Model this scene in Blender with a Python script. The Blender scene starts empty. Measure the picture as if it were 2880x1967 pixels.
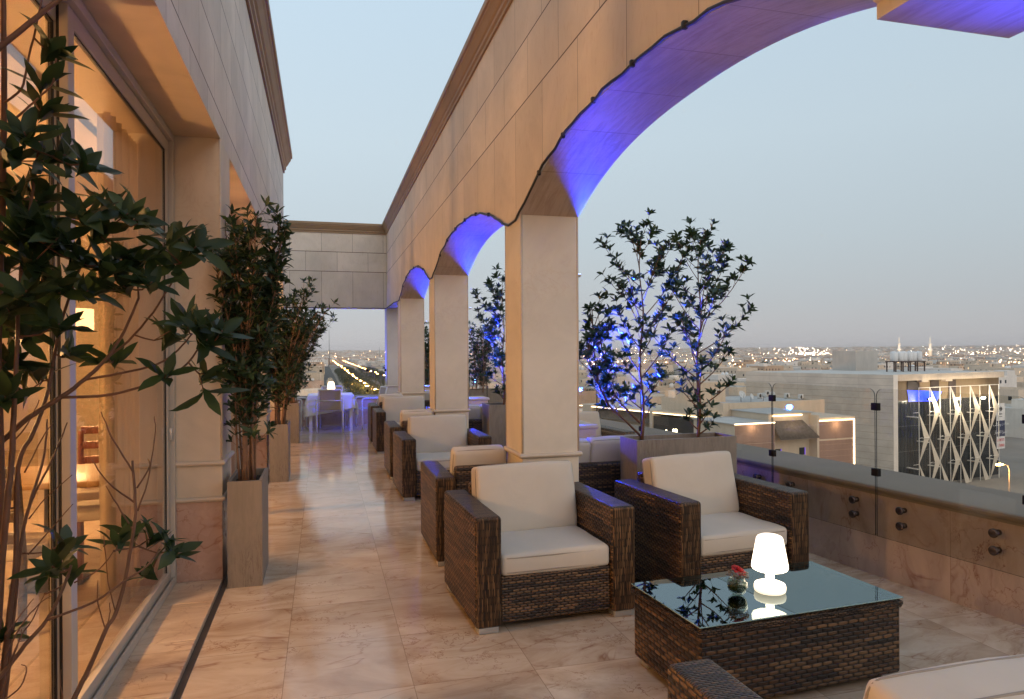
import bpy, bmesh, math, random
import numpy as np
from mathutils import Vector, Matrix, Quaternion
R = math.radians
scene = bpy.context.scene
COL = scene.collection
rng = random.Random(7)

# ------------------------------------------------------------------ camera
YAW = math.atan(533 / 1975.)
CAMZ = 1.6
cam_d = bpy.data.cameras.new("camera")
cam = bpy.data.objects.new("camera", cam_d)
COL.objects.link(cam)
cam_d.sensor_fit = 'HORIZONTAL'
cam_d.sensor_width = 36
cam_d.lens = 1975 / 2880 * 36
cam_d.shift_y = 6.5 / 2880
cam_d.clip_start = 0.05
cam_d.clip_end = 60000
cam.matrix_world = Matrix.Translation((0, 0, CAMZ)) @ Matrix.Rotation(-YAW, 4, 'Z') @ Matrix.Rotation(R(90), 4, 'X') @ Matrix.Rotation(-0.006, 4, 'Z')
scene.camera = cam

# ------------------------------------------------------------------ world, sun, exposure
world = bpy.data.worlds.new("World")
scene.world = world
world.use_nodes = True
wn = world.node_tree
wn.nodes.clear()
w_out = wn.nodes.new('ShaderNodeOutputWorld')
w_bg = wn.nodes.new('ShaderNodeBackground')
w_tc = wn.nodes.new('ShaderNodeTexCoord')
w_sep = wn.nodes.new('ShaderNodeSeparateXYZ')
w_ramp = wn.nodes.new('ShaderNodeValToRGB')
w_sky = wn.nodes.new('ShaderNodeTexSky')
w_sky.sky_type = 'NISHITA'
w_sky.sun_disc = False
w_sky.sun_elevation = R(3)
w_sky.sun_rotation = R(192)
w_sky.air_density = 1.0
w_sky.dust_density = 1.5
wn.links.new(w_tc.outputs['Generated'], w_sep.inputs[0])
wn.links.new(w_sep.outputs['Z'], w_ramp.inputs[0])
els = w_ramp.color_ramp.elements
stops = [(0.0, (.49, .475, .49)), (0.02, (.48, .485, .505)), (0.07, (.465, .505, .545)), (0.15, (.485, .56, .615)),
         (0.28, (.525, .63, .705)), (0.45, (.51, .645, .76)), (0.8, (.42, .56, .74))]
els[0].position, els[0].color = stops[0][0], (*stops[0][1], 1)
els[1].position, els[1].color = stops[-1][0], (*stops[-1][1], 1)
for p_, c_ in stops[1:-1]:
    e_ = els.new(p_)
    e_.color = (*c_, 1)
# the sky is a little darker away from where the sun went down
w_az = wn.nodes.new('ShaderNodeMapRange')
w_az.inputs['From Min'].default_value = -0.4
w_az.inputs['From Max'].default_value = 0.8
w_az.inputs['To Min'].default_value = 1.06
w_az.inputs['To Max'].default_value = 0.88
wn.links.new(w_sep.outputs['X'], w_az.inputs['Value'])
w_mul = wn.nodes.new('ShaderNodeVectorMath'); w_mul.operation = 'SCALE'
wn.links.new(w_ramp.outputs[0], w_mul.inputs[0])
wn.links.new(w_az.outputs[0], w_mul.inputs['Scale'])
w_add = wn.nodes.new('ShaderNodeMix'); w_add.data_type = 'RGBA'; w_add.blend_type = 'ADD'
w_add.inputs['Factor'].default_value = 0.012
wn.links.new(w_mul.outputs[0], w_add.inputs[6])
wn.links.new(w_sky.outputs[0], w_add.inputs[7])
wn.links.new(w_add.outputs[2], w_bg.inputs['Color'])
w_bg.inputs['Strength'].default_value = 1.0
wn.links.new(w_bg.outputs[0], w_out.inputs[0])

sun_d = bpy.data.lights.new("sun", 'SUN')
sun_d.energy = 1.05
sun_d.angle = R(70)
sun_d.color = (1.0, .80, .62)
sun = bpy.data.objects.new("sun", sun_d)
sun.rotation_euler = (R(72), 0, R(12))
COL.objects.link(sun)

scene.view_settings.view_transform = 'Standard'
scene.view_settings.look = 'None'
scene.view_settings.exposure = 0.15
scene.view_settings.gamma = 1.0
scene.cycles.max_bounces = 7
scene.cycles.diffuse_bounces = 3
scene.cycles.glossy_bounces = 3
scene.cycles.transparent_max_bounces = 12
scene.cycles.sample_clamp_indirect = 4.0
scene.cycles.caustics_reflective = False
scene.cycles.caustics_refractive = False
scene.cycles.blur_glossy = 0.3
scene.cycles.use_denoising = True

# ------------------------------------------------------------------ helpers: mesh builder
def uvbox(me):
    """box-mapped UVs in metres"""
    n = len(me.loops)
    if n == 0: return
    uv = me.uv_layers.new(name="uv")
    co = np.empty(len(me.vertices) * 3, 'f'); me.vertices.foreach_get('co', co); co = co.reshape(-1, 3)
    lv = np.empty(n, 'i'); me.loops.foreach_get('vertex_index', lv)
    npol = len(me.polygons)
    nr = np.empty(npol * 3, 'f'); me.polygons.foreach_get('normal', nr); nr = np.abs(nr.reshape(-1, 3))
    lt = np.empty(npol, 'i'); me.polygons.foreach_get('loop_total', lt)
    ax = np.argmax(nr * np.array([1.0, 1.0, 1.001]), axis=1)
    axl = np.repeat(ax, lt)
    c = co[lv]
    out = np.empty((n, 2), 'f')
    m = axl == 0; out[m] = c[m][:, [1, 2]]
    m = axl == 1; out[m] = c[m][:, [0, 2]]
    m = axl == 2; out[m] = c[m][:, [0, 1]]
    uv.data.foreach_set('uv', out.ravel())

class MB:
    def __init__(s):
        s.v = []; s.f = []; s.sm = []
    def add(s, verts, faces, smooth=False):
        b = len(s.v)
        s.v.extend([tuple(p) for p in verts])
        s.f.extend([tuple(b + i for i in f) for f in faces])
        s.sm.extend([smooth] * len(faces))
        return s
    def box(s, x0, x1, y0, y1, z0, z1, M=None):
        vs = [(x0, y0, z0), (x1, y0, z0), (x1, y1, z0), (x0, y1, z0), (x0, y0, z1), (x1, y0, z1), (x1, y1, z1), (x0, y1, z1)]
        if M is not None: vs = [M @ Vector(p) for p in vs]
        return s.add(vs, [(0, 3, 2, 1), (4, 5, 6, 7), (0, 1, 5, 4), (1, 2, 6, 5), (2, 3, 7, 6), (3, 0, 4, 7)])
    def rbox(s, x0, x1, y0, y1, z0, z1, r=0.02, seg=3, M=None):
        bm = bmesh.new()
        bmesh.ops.create_cube(bm, size=1)
        for v in bm.verts:
            v.co = Vector(((x0 + x1) / 2 + v.co.x * (x1 - x0), (y0 + y1) / 2 + v.co.y * (y1 - y0), (z0 + z1) / 2 + v.co.z * (z1 - z0)))
        bmesh.ops.bevel(bm, geom=bm.edges[:], offset=r, segments=seg, profile=.5, affect='EDGES')
        vs = [M @ v.co if M is not None else v.co.copy() for v in bm.verts]
        bm.verts.index_update()
        s.add(vs, [[v.index for v in f.verts] for f in bm.faces], True)
        bm.free()
        return s
    def tube(s, pts, rad, n=8, caps=True, smooth=True, closed=False):
        pts = [Vector(p) for p in pts]
        N = len(pts)
        if not hasattr(rad, '__len__'): rad = [rad] * N
        vs = []; prev = None
        for i, p in enumerate(pts):
            if closed: t = (pts[(i + 1) % N] - pts[i - 1])
            else: t = (pts[min(i + 1, N - 1)] - pts[max(i - 1, 0)])
            if t.length < 1e-9: t = Vector((0, 0, 1))
            t.normalize()
            if prev is None:
                a = Vector((0, 0, 1)) if abs(t.z) < .9 else Vector((1, 0, 0))
                u = t.cross(a).normalized()
            else:
                u = (prev - t * prev.dot(t))
                u = u.normalized() if u.length > 1e-6 else t.orthogonal().normalized()
            prev = u
            w = t.cross(u)
            for k in range(n):
                an = 2 * math.pi * k / n
                vs.append(p + (u * math.cos(an) + w * math.sin(an)) * rad[i])
        fs = []
        for i in range(N if closed else N - 1):
            j = (i + 1) % N
            for k in range(n):
                k2 = (k + 1) % n
                fs.append((i * n + k, i * n + k2, j * n + k2, j * n + k))
        if caps and not closed:
            fs.append(tuple(range(n))[::-1]); fs.append(tuple((N - 1) * n + k for k in range(n)))
        return s.add(vs, fs, smooth)
    def cyl(s, p0, p1, r, n=16, smooth=True):
        return s.tube([p0, p1], r, n, True, smooth)
    def lathe(s, prof, c=(0, 0, 0), n=32, smooth=True):
        """prof = [(radius, z)...]"""
        vs = []; fs = []
        for (r, z) in prof:
            for k in range(n):
                a = 2 * math.pi * k / n
                vs.append((c[0] + r * math.cos(a), c[1] + r * math.sin(a), c[2] + z))
        for i in range(len(prof) - 1):
            for k in range(n):
                k2 = (k + 1) % n
                fs.append((i * n + k, i * n + k2, (i + 1) * n + k2, (i + 1) * n + k))
        fs.append(tuple(range(n))[::-1]); fs.append(tuple((len(prof) - 1) * n + k for k in range(n)))
        return s.add(vs, fs, smooth)
    def prism(s, poly, a, b, axis='x'):
        """poly in the plane normal to axis, extruded a..b"""
        n = len(poly)
        def P(t, q):
            if axis == 'x': return (t, q[0], q[1])
            if axis == 'y': return (q[0], t, q[1])
            return (q[0], q[1], t)
        vs = [P(a, q) for q in poly] + [P(b, q) for q in poly]
        fs = [tuple(range(n))[::-1], tuple(range(n, 2 * n))]
        for i in range(n):
            j = (i + 1) % n
            fs.append((i, j, n + j, n + i))
        return s.add(vs, fs)
    def build(s, name, mat, parent=None, loc=None, bevel=0, wn=False):
        me = bpy.data.meshes.new(name)
        me.from_pydata(s.v, [], s.f)
        if not bevel and len(s.f) < 4000:
            bm = bmesh.new(); bm.from_mesh(me)
            bmesh.ops.recalc_face_normals(bm, faces=bm.faces[:])
            bm.to_mesh(me); bm.free()
        elif bevel:
            bm = bmesh.new(); bm.from_mesh(me)
            bmesh.ops.recalc_face_normals(bm, faces=bm.faces[:])
            bm.to_mesh(me); bm.free()
        me.polygons.foreach_set('use_smooth', s.sm)
        me.update()
        uvbox(me)
        if mat: me.materials.append(mat)
        o = bpy.data.objects.new(name, me)
        COL.objects.link(o)
        if parent: o.parent = parent
        if loc: o.location = loc
        if bevel:
            b = o.modifiers.new('bevel', 'BEVEL'); b.width = bevel; b.segments = 2; b.limit_method = 'ANGLE'
            b.harden_normals = False
        if wn or bevel:
            w = o.modifiers.new('wn', 'WEIGHTED_NORMAL'); w.keep_sharp = True
            if bevel: me.polygons.foreach_set('use_smooth', [True] * len(me.polygons))
        return o

def tag(o, label=None, cat=None, group=None, kind=None):
    if label: o['label'] = label
    if cat: o['category'] = cat
    if group: o['group'] = group
    if kind: o['kind'] = kind
    return o
def thing(name, label, cat, loc=(0, 0, 0), rz=0, group=None):
    o = bpy.data.objects.new(name, None)
    o.empty_display_size = .1
    COL.objects.link(o)
    o.location = loc; o.rotation_euler = (0, 0, rz)
    return tag(o, label, cat, group)
def copy_tree(o, parent=None):
    c = o.copy(); COL.objects.link(c); c.parent = parent
    for ch in list(KIDS(o)): copy_tree(ch, c)
    return c
def KIDS(o):
    return [x for x in COL.objects if x.parent == o] if False else list(o.children)
def dup(root, loc, rz, label, group=None):
    r = copy_tree(root)
    r.location = loc; r.rotation_euler = (0, 0, rz); r['label'] = label
    if group: r['group'] = group
    return r

# photo pixel (2880 wide) and a real distance -> the place in the world; used for laying out the city
def cray(x, y):
    u = (x - 1440) / 1975.; v = -(y - 990) / 1975.
    c, s_ = math.cos(.006), math.sin(.006)
    u, v = c * u + s_ * v, -s_ * u + c * v
    return Vector((u * math.cos(YAW) + math.sin(YAW), -u * math.sin(YAW) + math.cos(YAW), v))
def at(x, y, depth):
    return Vector((0, 0, CAMZ)) + cray(x, y) * depth
def onz(x, y, z):
    d = cray(x, y); t = (z - CAMZ) / d.z
    return Vector((0, 0, CAMZ)) + d * t

# ------------------------------------------------------------------ materials
class NT:
    def __init__(s, name):
        s.m = bpy.data.materials.new(name); s.m.use_nodes = True
        s.t = s.m.node_tree; s.t.nodes.clear()
        s.out = s.t.nodes.new('ShaderNodeOutputMaterial')
        s.b = s.t.nodes.new('ShaderNodeBsdfPrincipled')
        s.t.links.new(s.b.outputs[0], s.out.inputs[0])
    def n(s, typ, **kw):
        nd = s.t.nodes.new(typ)
        for k, v in kw.items():
            setattr(nd, k, v)
        return nd
    def L(s, a, b): s.t.links.new(a, b)
    def math(s, op, a, b=None, c=None, clamp=False):
        nd = s.n('ShaderNodeMath', operation=op); nd.use_clamp = clamp
        for i, x in enumerate((a, b, c)):
            if x is None: continue
            if isinstance(x, (int, float)): nd.inputs[i].default_value = x
            else: s.L(x, nd.inputs[i])
        return nd.outputs[0]
    def noise(s, vec, scale, detail=3, rough=.5, dist=0, dim='3D'):
        nd = s.n('ShaderNodeTexNoise'); nd.noise_dimensions = dim
        nd.inputs['Scale'].default_value = scale; nd.inputs['Detail'].default_value = detail
        nd.inputs['Roughness'].default_value = rough; nd.inputs['Distortion'].default_value = dist
        if vec is not None: s.L(vec, nd.inputs['Vector'])
        return nd
    def mapping(s, vec, scale=(1, 1, 1), loc=(0, 0, 0), rot=(0, 0, 0)):
        nd = s.n('ShaderNodeMapping')
        nd.inputs['Scale'].default_value = scale; nd.inputs['Location'].default_value = loc; nd.inputs['Rotation'].default_value = rot
        s.L(vec, nd.inputs[0]); return nd.outputs[0]
    def ramp(s, fac, stops, interp='LINEAR'):
        nd = s.n('ShaderNodeValToRGB'); cr = nd.color_ramp; cr.interpolation = interp
        cr.elements[0].position = stops[0][0]; cr.elements[0].color = (*stops[0][1], 1)
        cr.elements[1].position = stops[-1][0]; cr.elements[1].color = (*stops[-1][1], 1)
        for p, c in stops[1:-1]:
            e = cr.elements.new(p); e.color = (*c, 1)
        s.L(fac, nd.inputs[0]); return nd.outputs[0]
    def mix(s, fac, a, b, mode='MIX'):
        nd = s.n('ShaderNodeMix'); nd.data_type = 'RGBA'; nd.blend_type = mode
        if isinstance(fac, (int, float)): nd.inputs['Factor'].default_value = fac
        else: s.L(fac, nd.inputs['Factor'])
        for sock, x in ((nd.inputs[6], a), (nd.inputs[7], b)):
            if isinstance(x, tuple): sock.default_value = (*x, 1) if len(x) == 3 else x
            else: s.L(x, sock)
        return nd.outputs[2]
    def bump(s, h, strength=.3, dist=.01):
        nd = s.n('ShaderNodeBump'); nd.inputs['Strength'].default_value = strength; nd.inputs['Distance'].default_value = dist
        s.L(h, nd.inputs['Height']); s.L(nd.outputs[0], s.b.inputs['Normal'])
    def tc(s, k='UV'):
        return s.n('ShaderNodeTexCoord').outputs[k]
    def uv(s):
        sp = s.n('ShaderNodeSeparateXYZ'); s.L(s.tc('UV'), sp.inputs[0]); return sp.outputs[0], sp.outputs[1]
    def pos(s): return s.n('ShaderNodeNewGeometry').outputs['Position']
    def set(s, **kw):
        for k, v in kw.items():
            i = s.b.inputs[k.replace('_', ' ')]
            if isinstance(v, tuple): i.default_value = (*v, 1) if len(v) == 3 else v
            elif isinstance(v, (int, float)): i.default_value = v
            else: s.L(v, i)

def simple(name, col, rough=.6, metal=0, nscale=8, namp=.12, bump=0, spec=.5, coat=0):
    t = NT(name)
    n_ = t.noise(t.tc('Object'), nscale, 4)
    c = t.ramp(n_.outputs[0], [(.25, tuple(x * (1 - namp) for x in col)), (.75, tuple(min(1, x * (1 + namp)) for x in col))])
    t.set(Base_Color=c, Roughness=rough, Metallic=metal)
    t.b.inputs['Specular IOR Level'].default_value = spec
    t.b.inputs['Coat Weight'].default_value = coat
    if bump: t.bump(t.noise(t.tc('Object'), nscale * 12, 3).outputs[0], bump, .003)
    return t.m
def emis(name, col, strength, sample=True):
    t = NT(name)
    t.set(Base_Color=col, Emission_Color=col, Emission_Strength=strength, Roughness=.4)
    if not sample: t.m.cycles.emission_sampling = 'NONE'
    return t.m

def stone_courses(name, z0, dz, per, off, base=(.50, .40, .31), joint=(.10, .055, .03), jw=.010, top=True, use='uv'):
    """limestone cladding: regular courses above z0, one tall course below it, joints between the slabs"""
    t = NT(name)
    u, v = t.uv()
    k = t.math('FLOOR', t.math('DIVIDE', t.math('SUBTRACT', v, z0), dz))
    k = t.math('MAXIMUM', k, -1.0)
    par = t.math('PINGPONG', k, 1.0)
    uu = t.math('ADD', t.math('DIVIDE', t.math('SUBTRACT', u, off), per), t.math('MULTIPLY', par, .5))
    fr = t.math('FRACT', uu)
    du = t.math('MULTIPLY', t.math('MINIMUM', fr, t.math('SUBTRACT', 1.0, fr)), per)
    fv = t.math('FRACT', t.math('DIVIDE', t.math('SUBTRACT', v, z0), dz))
    dv = t.math('MULTIPLY', t.math('MINIMUM', fv, t.math('SUBTRACT', 1.0, fv)), dz)
    above = t.math('GREATER_THAN', v, z0 - jw)
    jh = t.math('MULTIPLY', t.math('LESS_THAN', dv, jw * .5), above)
    jv = t.math('LESS_THAN', du, jw * .22)
    j = t.math('MAXIMUM', jh, jv)
    # per-slab tone
    cell = t.n('ShaderNodeCombineXYZ'); t.L(t.math('FLOOR', uu), cell.inputs[0]); t.L(k, cell.inputs[1])
    wn_ = t.n('ShaderNodeTexWhiteNoise'); t.L(cell.outputs[0], wn_.inputs[0])
    P = t.tc('UV')
    n1 = t.noise(P, 1.6, 5, .6, .6); n2 = t.noise(t.mapping(P, (14, 3, 1)), 3, 4, .6, 1.0); n3 = t.noise(P, 40, 3)
    c = t.ramp(n1.outputs[0], [(.3, tuple(x * .86 for x in base)), (.55, base), (.75, tuple(min(1, x * 1.1) for x in base))])
    stain = t.ramp(n2.outputs[0], [(.55, (1, 1, 1)), (.72, (.84, .74, .62))])
    c = t.mix(.55, c, stain, 'MULTIPLY')
    tone = t.n('ShaderNodeMapRange'); tone.inputs['To Min'].default_value = .9; tone.inputs['To Max'].default_value = 1.06
    t.L(wn_.outputs[0], tone.inputs['Value'])
    cm = t.n('ShaderNodeVectorMath', operation='SCALE'); t.L(c, cm.inputs[0]); t.L(tone.outputs[0], cm.inputs['Scale'])
    c = t.mix(j, cm.outputs[0], joint)
    t.set(Base_Color=c, Roughness=.62)
    h = t.math('ADD', t.math('MULTIPLY', t.math('SUBTRACT', 1.0, j), .6), t.math('MULTIPLY', n3.outputs[0], .12))
    t.bump(h, .5, .006)
    return t.m

def stone_plain(name, base=(.52, .43, .35), rough=.6, vein=.22, scale=1.0):
    t = NT(name)
    P = t.tc('Object')
    n1 = t.noise(P, 1.5 * scale, 5, .6, .8); n2 = t.noise(P, 5 * scale, 6, .65, 1.5); n3 = t.noise(P, 55, 3)
    c = t.ramp(n1.outputs[0], [(.3, tuple(x * .86 for x in base)), (.7, tuple(min(1, x * 1.08) for x in base))])
    ridge = t.math('ABSOLUTE', t.math('SUBTRACT', n2.outputs[0], .5))
    vn = t.ramp(ridge, [(0.0, (.62, .40, .26)), (.012, (.9, .8, .7)), (.05, (1, 1, 1))])
    msk = t.ramp(t.noise(P, 1.1 * scale, 2).outputs[0], [(.5, (0, 0, 0)), (.62, (1, 1, 1))])
    c = t.mix(t.math('MULTIPLY', msk, vein), c, t.mix(1.0, c, vn, 'MULTIPLY'))
    t.set(Base_Color=c, Roughness=rough)
    t.bump(n3.outputs[0], .12, .002)
    return t.m

def marble(name, tiles=None, base=((.44, .30, .20), (.63, .485, .355), (.76, .635, .50)), veincol=(.27, .10, .045), rough=.10, veins=1.0, axis='pos', sc=1.0):
    t = NT(name)
    P = t.pos()
    sp = t.n('ShaderNodeSeparateXYZ'); t.L(P, sp.inputs[0])
    if tiles:
        x0, px, y0, py = tiles
        fx = t.math('DIVIDE', t.math('SUBTRACT', sp.outputs[0], x0), px); fy = t.math('DIVIDE', t.math('SUBTRACT', sp.outputs[1], y0), py)
        cell = t.n('ShaderNodeCombineXYZ'); t.L(t.math('FLOOR', fx), cell.inputs[0]); t.L(t.math('FLOOR', fy), cell.inputs[1])
        wn_ = t.n('ShaderNodeTexWhiteNoise'); t.L(cell.outputs[0], wn_.inputs[0])
        offs = t.n('ShaderNodeVectorMath', operation='SCALE'); t.L(wn_.outputs['Color'], offs.inputs[0]); offs.inputs['Scale'].default_value = 37
        ad = t.n('ShaderNodeVectorMath', operation='ADD'); t.L(P, ad.inputs[0]); t.L(offs.outputs[0], ad.inputs[1])
        Q = ad.outputs[0]
        def dist(f, p):
            fr = t.math('FRACT', f)
            return t.math('MULTIPLY', t.math('MINIMUM', fr, t.math('SUBTRACT', 1.0, fr)), p)
        j = t.math('LESS_THAN', t.math('MINIMUM', dist(fx, px), dist(fy, py)), .0017)
    else:
        Q = P; j = None
    Qs = t.mapping(Q, (1 * sc, 2.2 * sc, 1 * sc), rot=(0, 0, .25))
    n1 = t.noise(Qs, 1.7, 6, .62, 1.2)
    c = t.ramp(n1.outputs[0], [(.28, base[0]), (.5, base[1]), (.72, base[2])])
    n2 = t.noise(t.mapping(Q, (1.1 * sc, 1.9 * sc, 1.1 * sc), rot=(0, 0, -.6)), 1.25, 4, .55, 1.1)
    ridge = t.math('ABSOLUTE', t.math('SUBTRACT', n2.outputs[0], .5))
    vn = t.ramp(ridge, [(0.0, (1, 1, 1)), (.005, (.45, .45, .45)), (.018, (0, 0, 0))])
    mk2 = t.ramp(t.noise(Q, 2.3, 2, .5).outputs[0], [(.40, (0, 0, 0)), (.60, (1, 1, 1))])
    vn = t.math('MULTIPLY', vn, mk2)
    vor = t.n('ShaderNodeTexVoronoi'); vor.feature = 'DISTANCE_TO_EDGE'; vor.inputs['Scale'].default_value = 3.4
    nz_ = t.noise(Q, 4.5, 5, .62); sc_ = t.n('ShaderNodeVectorMath', operation='SCALE'); t.L(nz_.outputs['Color'], sc_.inputs[0]); sc_.inputs['Scale'].default_value = .55
    wv = t.n('ShaderNodeVectorMath', operation='ADD'); t.L(t.mapping(Q, (1, 1.9, 1), rot=(0, 0, .4)), wv.inputs[0]); t.L(sc_.outputs[0], wv.inputs[1])
    t.L(wv.outputs[0], vor.inputs['Vector'])
    v2 = t.ramp(vor.outputs['Distance'], [(0.0, (1, 1, 1)), (.007, (.5, .5, .5)), (.018, (0, 0, 0))])
    msk = t.ramp(t.noise(Q, 1.5, 3, .6).outputs[0], [(.48, (0, 0, 0)), (.62, (1, 1, 1))])
    v2 = t.math('MULTIPLY', v2, msk)
    c = t.mix(t.math('MULTIPLY', vn, .65 * veins), c, veincol)
    c = t.mix(t.math('MULTIPLY', v2, .9 * veins), c, veincol)
    if tiles:
        tone = t.n('ShaderNodeMapRange'); tone.inputs['To Min'].default_value = .88; tone.inputs['To Max'].default_value = 1.07
        t.L(wn_.outputs[0], tone.inputs['Value'])
        cm = t.n('ShaderNodeVectorMath', operation='SCALE'); t.L(c, cm.inputs[0]); t.L(tone.outputs[0], cm.inputs['Scale'])
        c = t.mix(t.math('MULTIPLY', j, .7), cm.outputs[0], (.22, .13, .08))
    n4 = t.noise(P, 5, 4)
    rr = t.n('ShaderNodeMapRange'); rr.inputs['To Min'].default_value = rough * .6; rr.inputs['To Max'].default_value = rough * 1.5
    t.L(n4.outputs[0], rr.inputs['Value'])
    t.set(Base_Color=c, Roughness=rr.outputs[0])
    n5 = t.noise(P, 2.2, 2)
    hh = n5.outputs[0]
    if tiles: hh = t.math('SUBTRACT', n5.outputs[0], t.math('MULTIPLY', j, .35))
    t.bump(hh, .03, .01)
    return t.m

def wicker(name, vertical=False, rowh=.0125, colw=.034, tan=(.40, .21, .085), mid=(.12, .058, .026), dark=(.018, .011, .008)):
    """flat synthetic rattan: strands along u over hidden uprights (or along v when vertical)"""
    t = NT(name)
    u, v = t.uv()
    oi = t.n('ShaderNodeObjectInfo')
    if vertical: u, v = v, u
    wob = t.noise(t.tc('UV'), 9, 2)
    v2 = t.math('ADD', v, t.math('MULTIPLY', t.math('SUBTRACT', wob.outputs[0], .5), .016 if vertical else .009))
    rv = t.math('DIVIDE', v2, rowh)
    row = t.math('FLOOR', rv)
    fr = t.math('FRACT', rv)
    off = t.math('MULTIPLY', t.math('PINGPONG', row, 1.0), .5)
    cu = t.math('ADD', t.math('DIVIDE', u, colw), off)
    col = t.math('FLOOR', cu); fc = t.math('FRACT', cu)
    hv = t.math('SINE', t.math('MULTIPLY', fr, math.pi))
    hu = t.math('SINE', t.math('MULTIPLY', fc, math.pi))
    hv5 = t.math('POWER', hv, .45)
    huP = t.math('POWER', hu, .5 if not vertical else .3)
    h = t.math('MULTIPLY', hv5, huP)
    cell = t.n('ShaderNodeCombineXYZ'); t.L(row, cell.inputs[0]); t.L(t.math('FLOOR', t.math('MULTIPLY', cu, .34 if not vertical else 1.0)), cell.inputs[1]); t.L(oi.outputs['Random'], cell.inputs[2])
    w1 = t.n('ShaderNodeTexWhiteNoise'); t.L(cell.outputs[0], w1.inputs[0])
    rr = t.n('ShaderNodeCombineXYZ'); t.L(row, rr.inputs[0])
    w2 = t.n('ShaderNodeTexWhiteNoise'); t.L(rr.outputs[0], w2.inputs[0])
    nn = t.noise(t.mapping(t.tc('UV'), (3, 60, 1) if not vertical else (60, 3, 1)), 2.0, 4, .6)
    f = t.math('ADD', t.math('MULTIPLY', w1.outputs[0], .45), t.math('MULTIPLY', w2.outputs[0], .25 if not vertical else .12))
    f = t.math('ADD', f, t.math('MULTIPLY', nn.outputs[0], .42))
    c = t.ramp(f, [(.25, dark), (.5, mid), (.68, tuple(x * .62 for x in tan)), (.9, tan)])
    hc = t.ramp(h, [(.25, (.05, .05, .05)), (.75, (1, 1, 1))])
    c = t.mix(1.0, c, hc, 'MULTIPLY')
    t.set(Base_Color=c, Roughness=.42)
    t.b.inputs['Specular IOR Level'].default_value = .45
    t.bump(h, 1.0, .006)
    return t.m

def glass(name, tint=(.93, .97, .96), refl=1.0, rough=0.0):
    t = NT(name); t.t.nodes.remove(t.b)
    tr = t.n('ShaderNodeBsdfTransparent'); tr.inputs[0].default_value = (*tint, 1)
    gl = t.n('ShaderNodeBsdfGlossy'); gl.inputs['Roughness'].default_value = rough; gl.inputs[0].default_value = (1, 1, 1, 1)
    fr = t.n('ShaderNodeFresnel'); fr.inputs['IOR'].default_value = 1.5
    k = t.math('MULTIPLY', fr.outputs[0], refl, clamp=True)
    # the way out of the pane reflects like the way in
    geo = t.n('ShaderNodeNewGeometry')
    k2 = t.mix(geo.outputs['Backfacing'], k, (.04, .04, .04))
    mx = t.n('ShaderNodeMixShader'); t.L(k2, mx.inputs[0]); t.L(tr.outputs[0], mx.inputs[1]); t.L(gl.outputs[0], mx.inputs[2])
    t.L(mx.outputs[0], t.out.inputs[0])
    return t.m

M = {}
M['floor'] = marble('polished_marble_floor', tiles=(.415, .607, 4.0, .62))
M['sill_marble'] = marble('threshold_marble', tiles=(-2.0, 1.32, 4.05, .70), rough=.35)
M['dado'] = marble('pink_marble_cladding', tiles=None, base=((.36, .22, .18), (.47, .31, .25), (.53, .38, .31)), veincol=(.24, .08, .04), rough=.28, sc=.9)
M['dado_tile'] = M['dado']
M['arcade'] = stone_courses('arcade_limestone', 3.38, .435, .66, .10, base=(.66, .535, .40))
M['backwall'] = stone_courses('end_wall_limestone', 3.40, .432, .67, .325, base=(.66, .575, .475), jw=.012)
M['leftwall'] = stone_courses('facade_limestone', 3.27, .412, .60, .2, base=(.64, .56, .475))
M['stone'] = stone_plain('pillar_limestone', (.67, .595, .50))
M['stone2'] = stone_plain('pilaster_limestone', (.62, .52, .41))
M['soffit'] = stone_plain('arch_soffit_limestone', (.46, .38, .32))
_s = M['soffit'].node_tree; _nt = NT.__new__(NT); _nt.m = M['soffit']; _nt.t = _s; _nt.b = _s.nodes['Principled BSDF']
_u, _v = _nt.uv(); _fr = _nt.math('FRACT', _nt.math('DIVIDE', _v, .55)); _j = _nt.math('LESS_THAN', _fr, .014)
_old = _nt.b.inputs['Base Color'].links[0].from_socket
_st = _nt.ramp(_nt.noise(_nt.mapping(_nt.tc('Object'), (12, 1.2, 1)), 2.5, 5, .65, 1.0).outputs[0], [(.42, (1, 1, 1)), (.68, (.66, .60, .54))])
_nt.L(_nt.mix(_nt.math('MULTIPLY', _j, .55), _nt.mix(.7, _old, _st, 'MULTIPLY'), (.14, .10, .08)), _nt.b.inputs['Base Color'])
M['soffit_w'] = stone_plain('window_soffit_stone', (.60, .47, .34))
M['trim'] = stone_plain('trim_limestone', (.60, .50, .40))
M['cornice'] = stone_plain('cornice_brown_stone', (.29, .19, .105), vein=.2)
M['coping'] = simple('coping_stone', (.27, .225, .18), .75, nscale=2, namp=.08, bump=.05, spec=.2)
M['pedestal'] = stone_plain('pedestal_travertine', (.60, .50, .42), vein=1.0, scale=3)
M['wick'] = wicker('brown_flat_wicker', rowh=.0155, colw=.046, tan=(.25, .135, .06), mid=(.065, .031, .015), dark=(.012, .008, .006))
M['wickl'] = wicker('brown_wide_wicker', rowh=.0195, colw=.060, tan=(.25, .135, .06), mid=(.065, .031, .015), dark=(.012, .008, .006))
M['wickv'] = wicker('brown_upright_wicker', vertical=True, rowh=.0072, colw=.085, tan=(.30, .165, .075), mid=(.07, .034, .016), dark=(.010, .007, .005))
M['wickt'] = wicker('brown_fine_wicker', rowh=.0095, colw=.026, tan=(.21, .115, .055), mid=(.055, .028, .014), dark=(.012, .008, .006))
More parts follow.
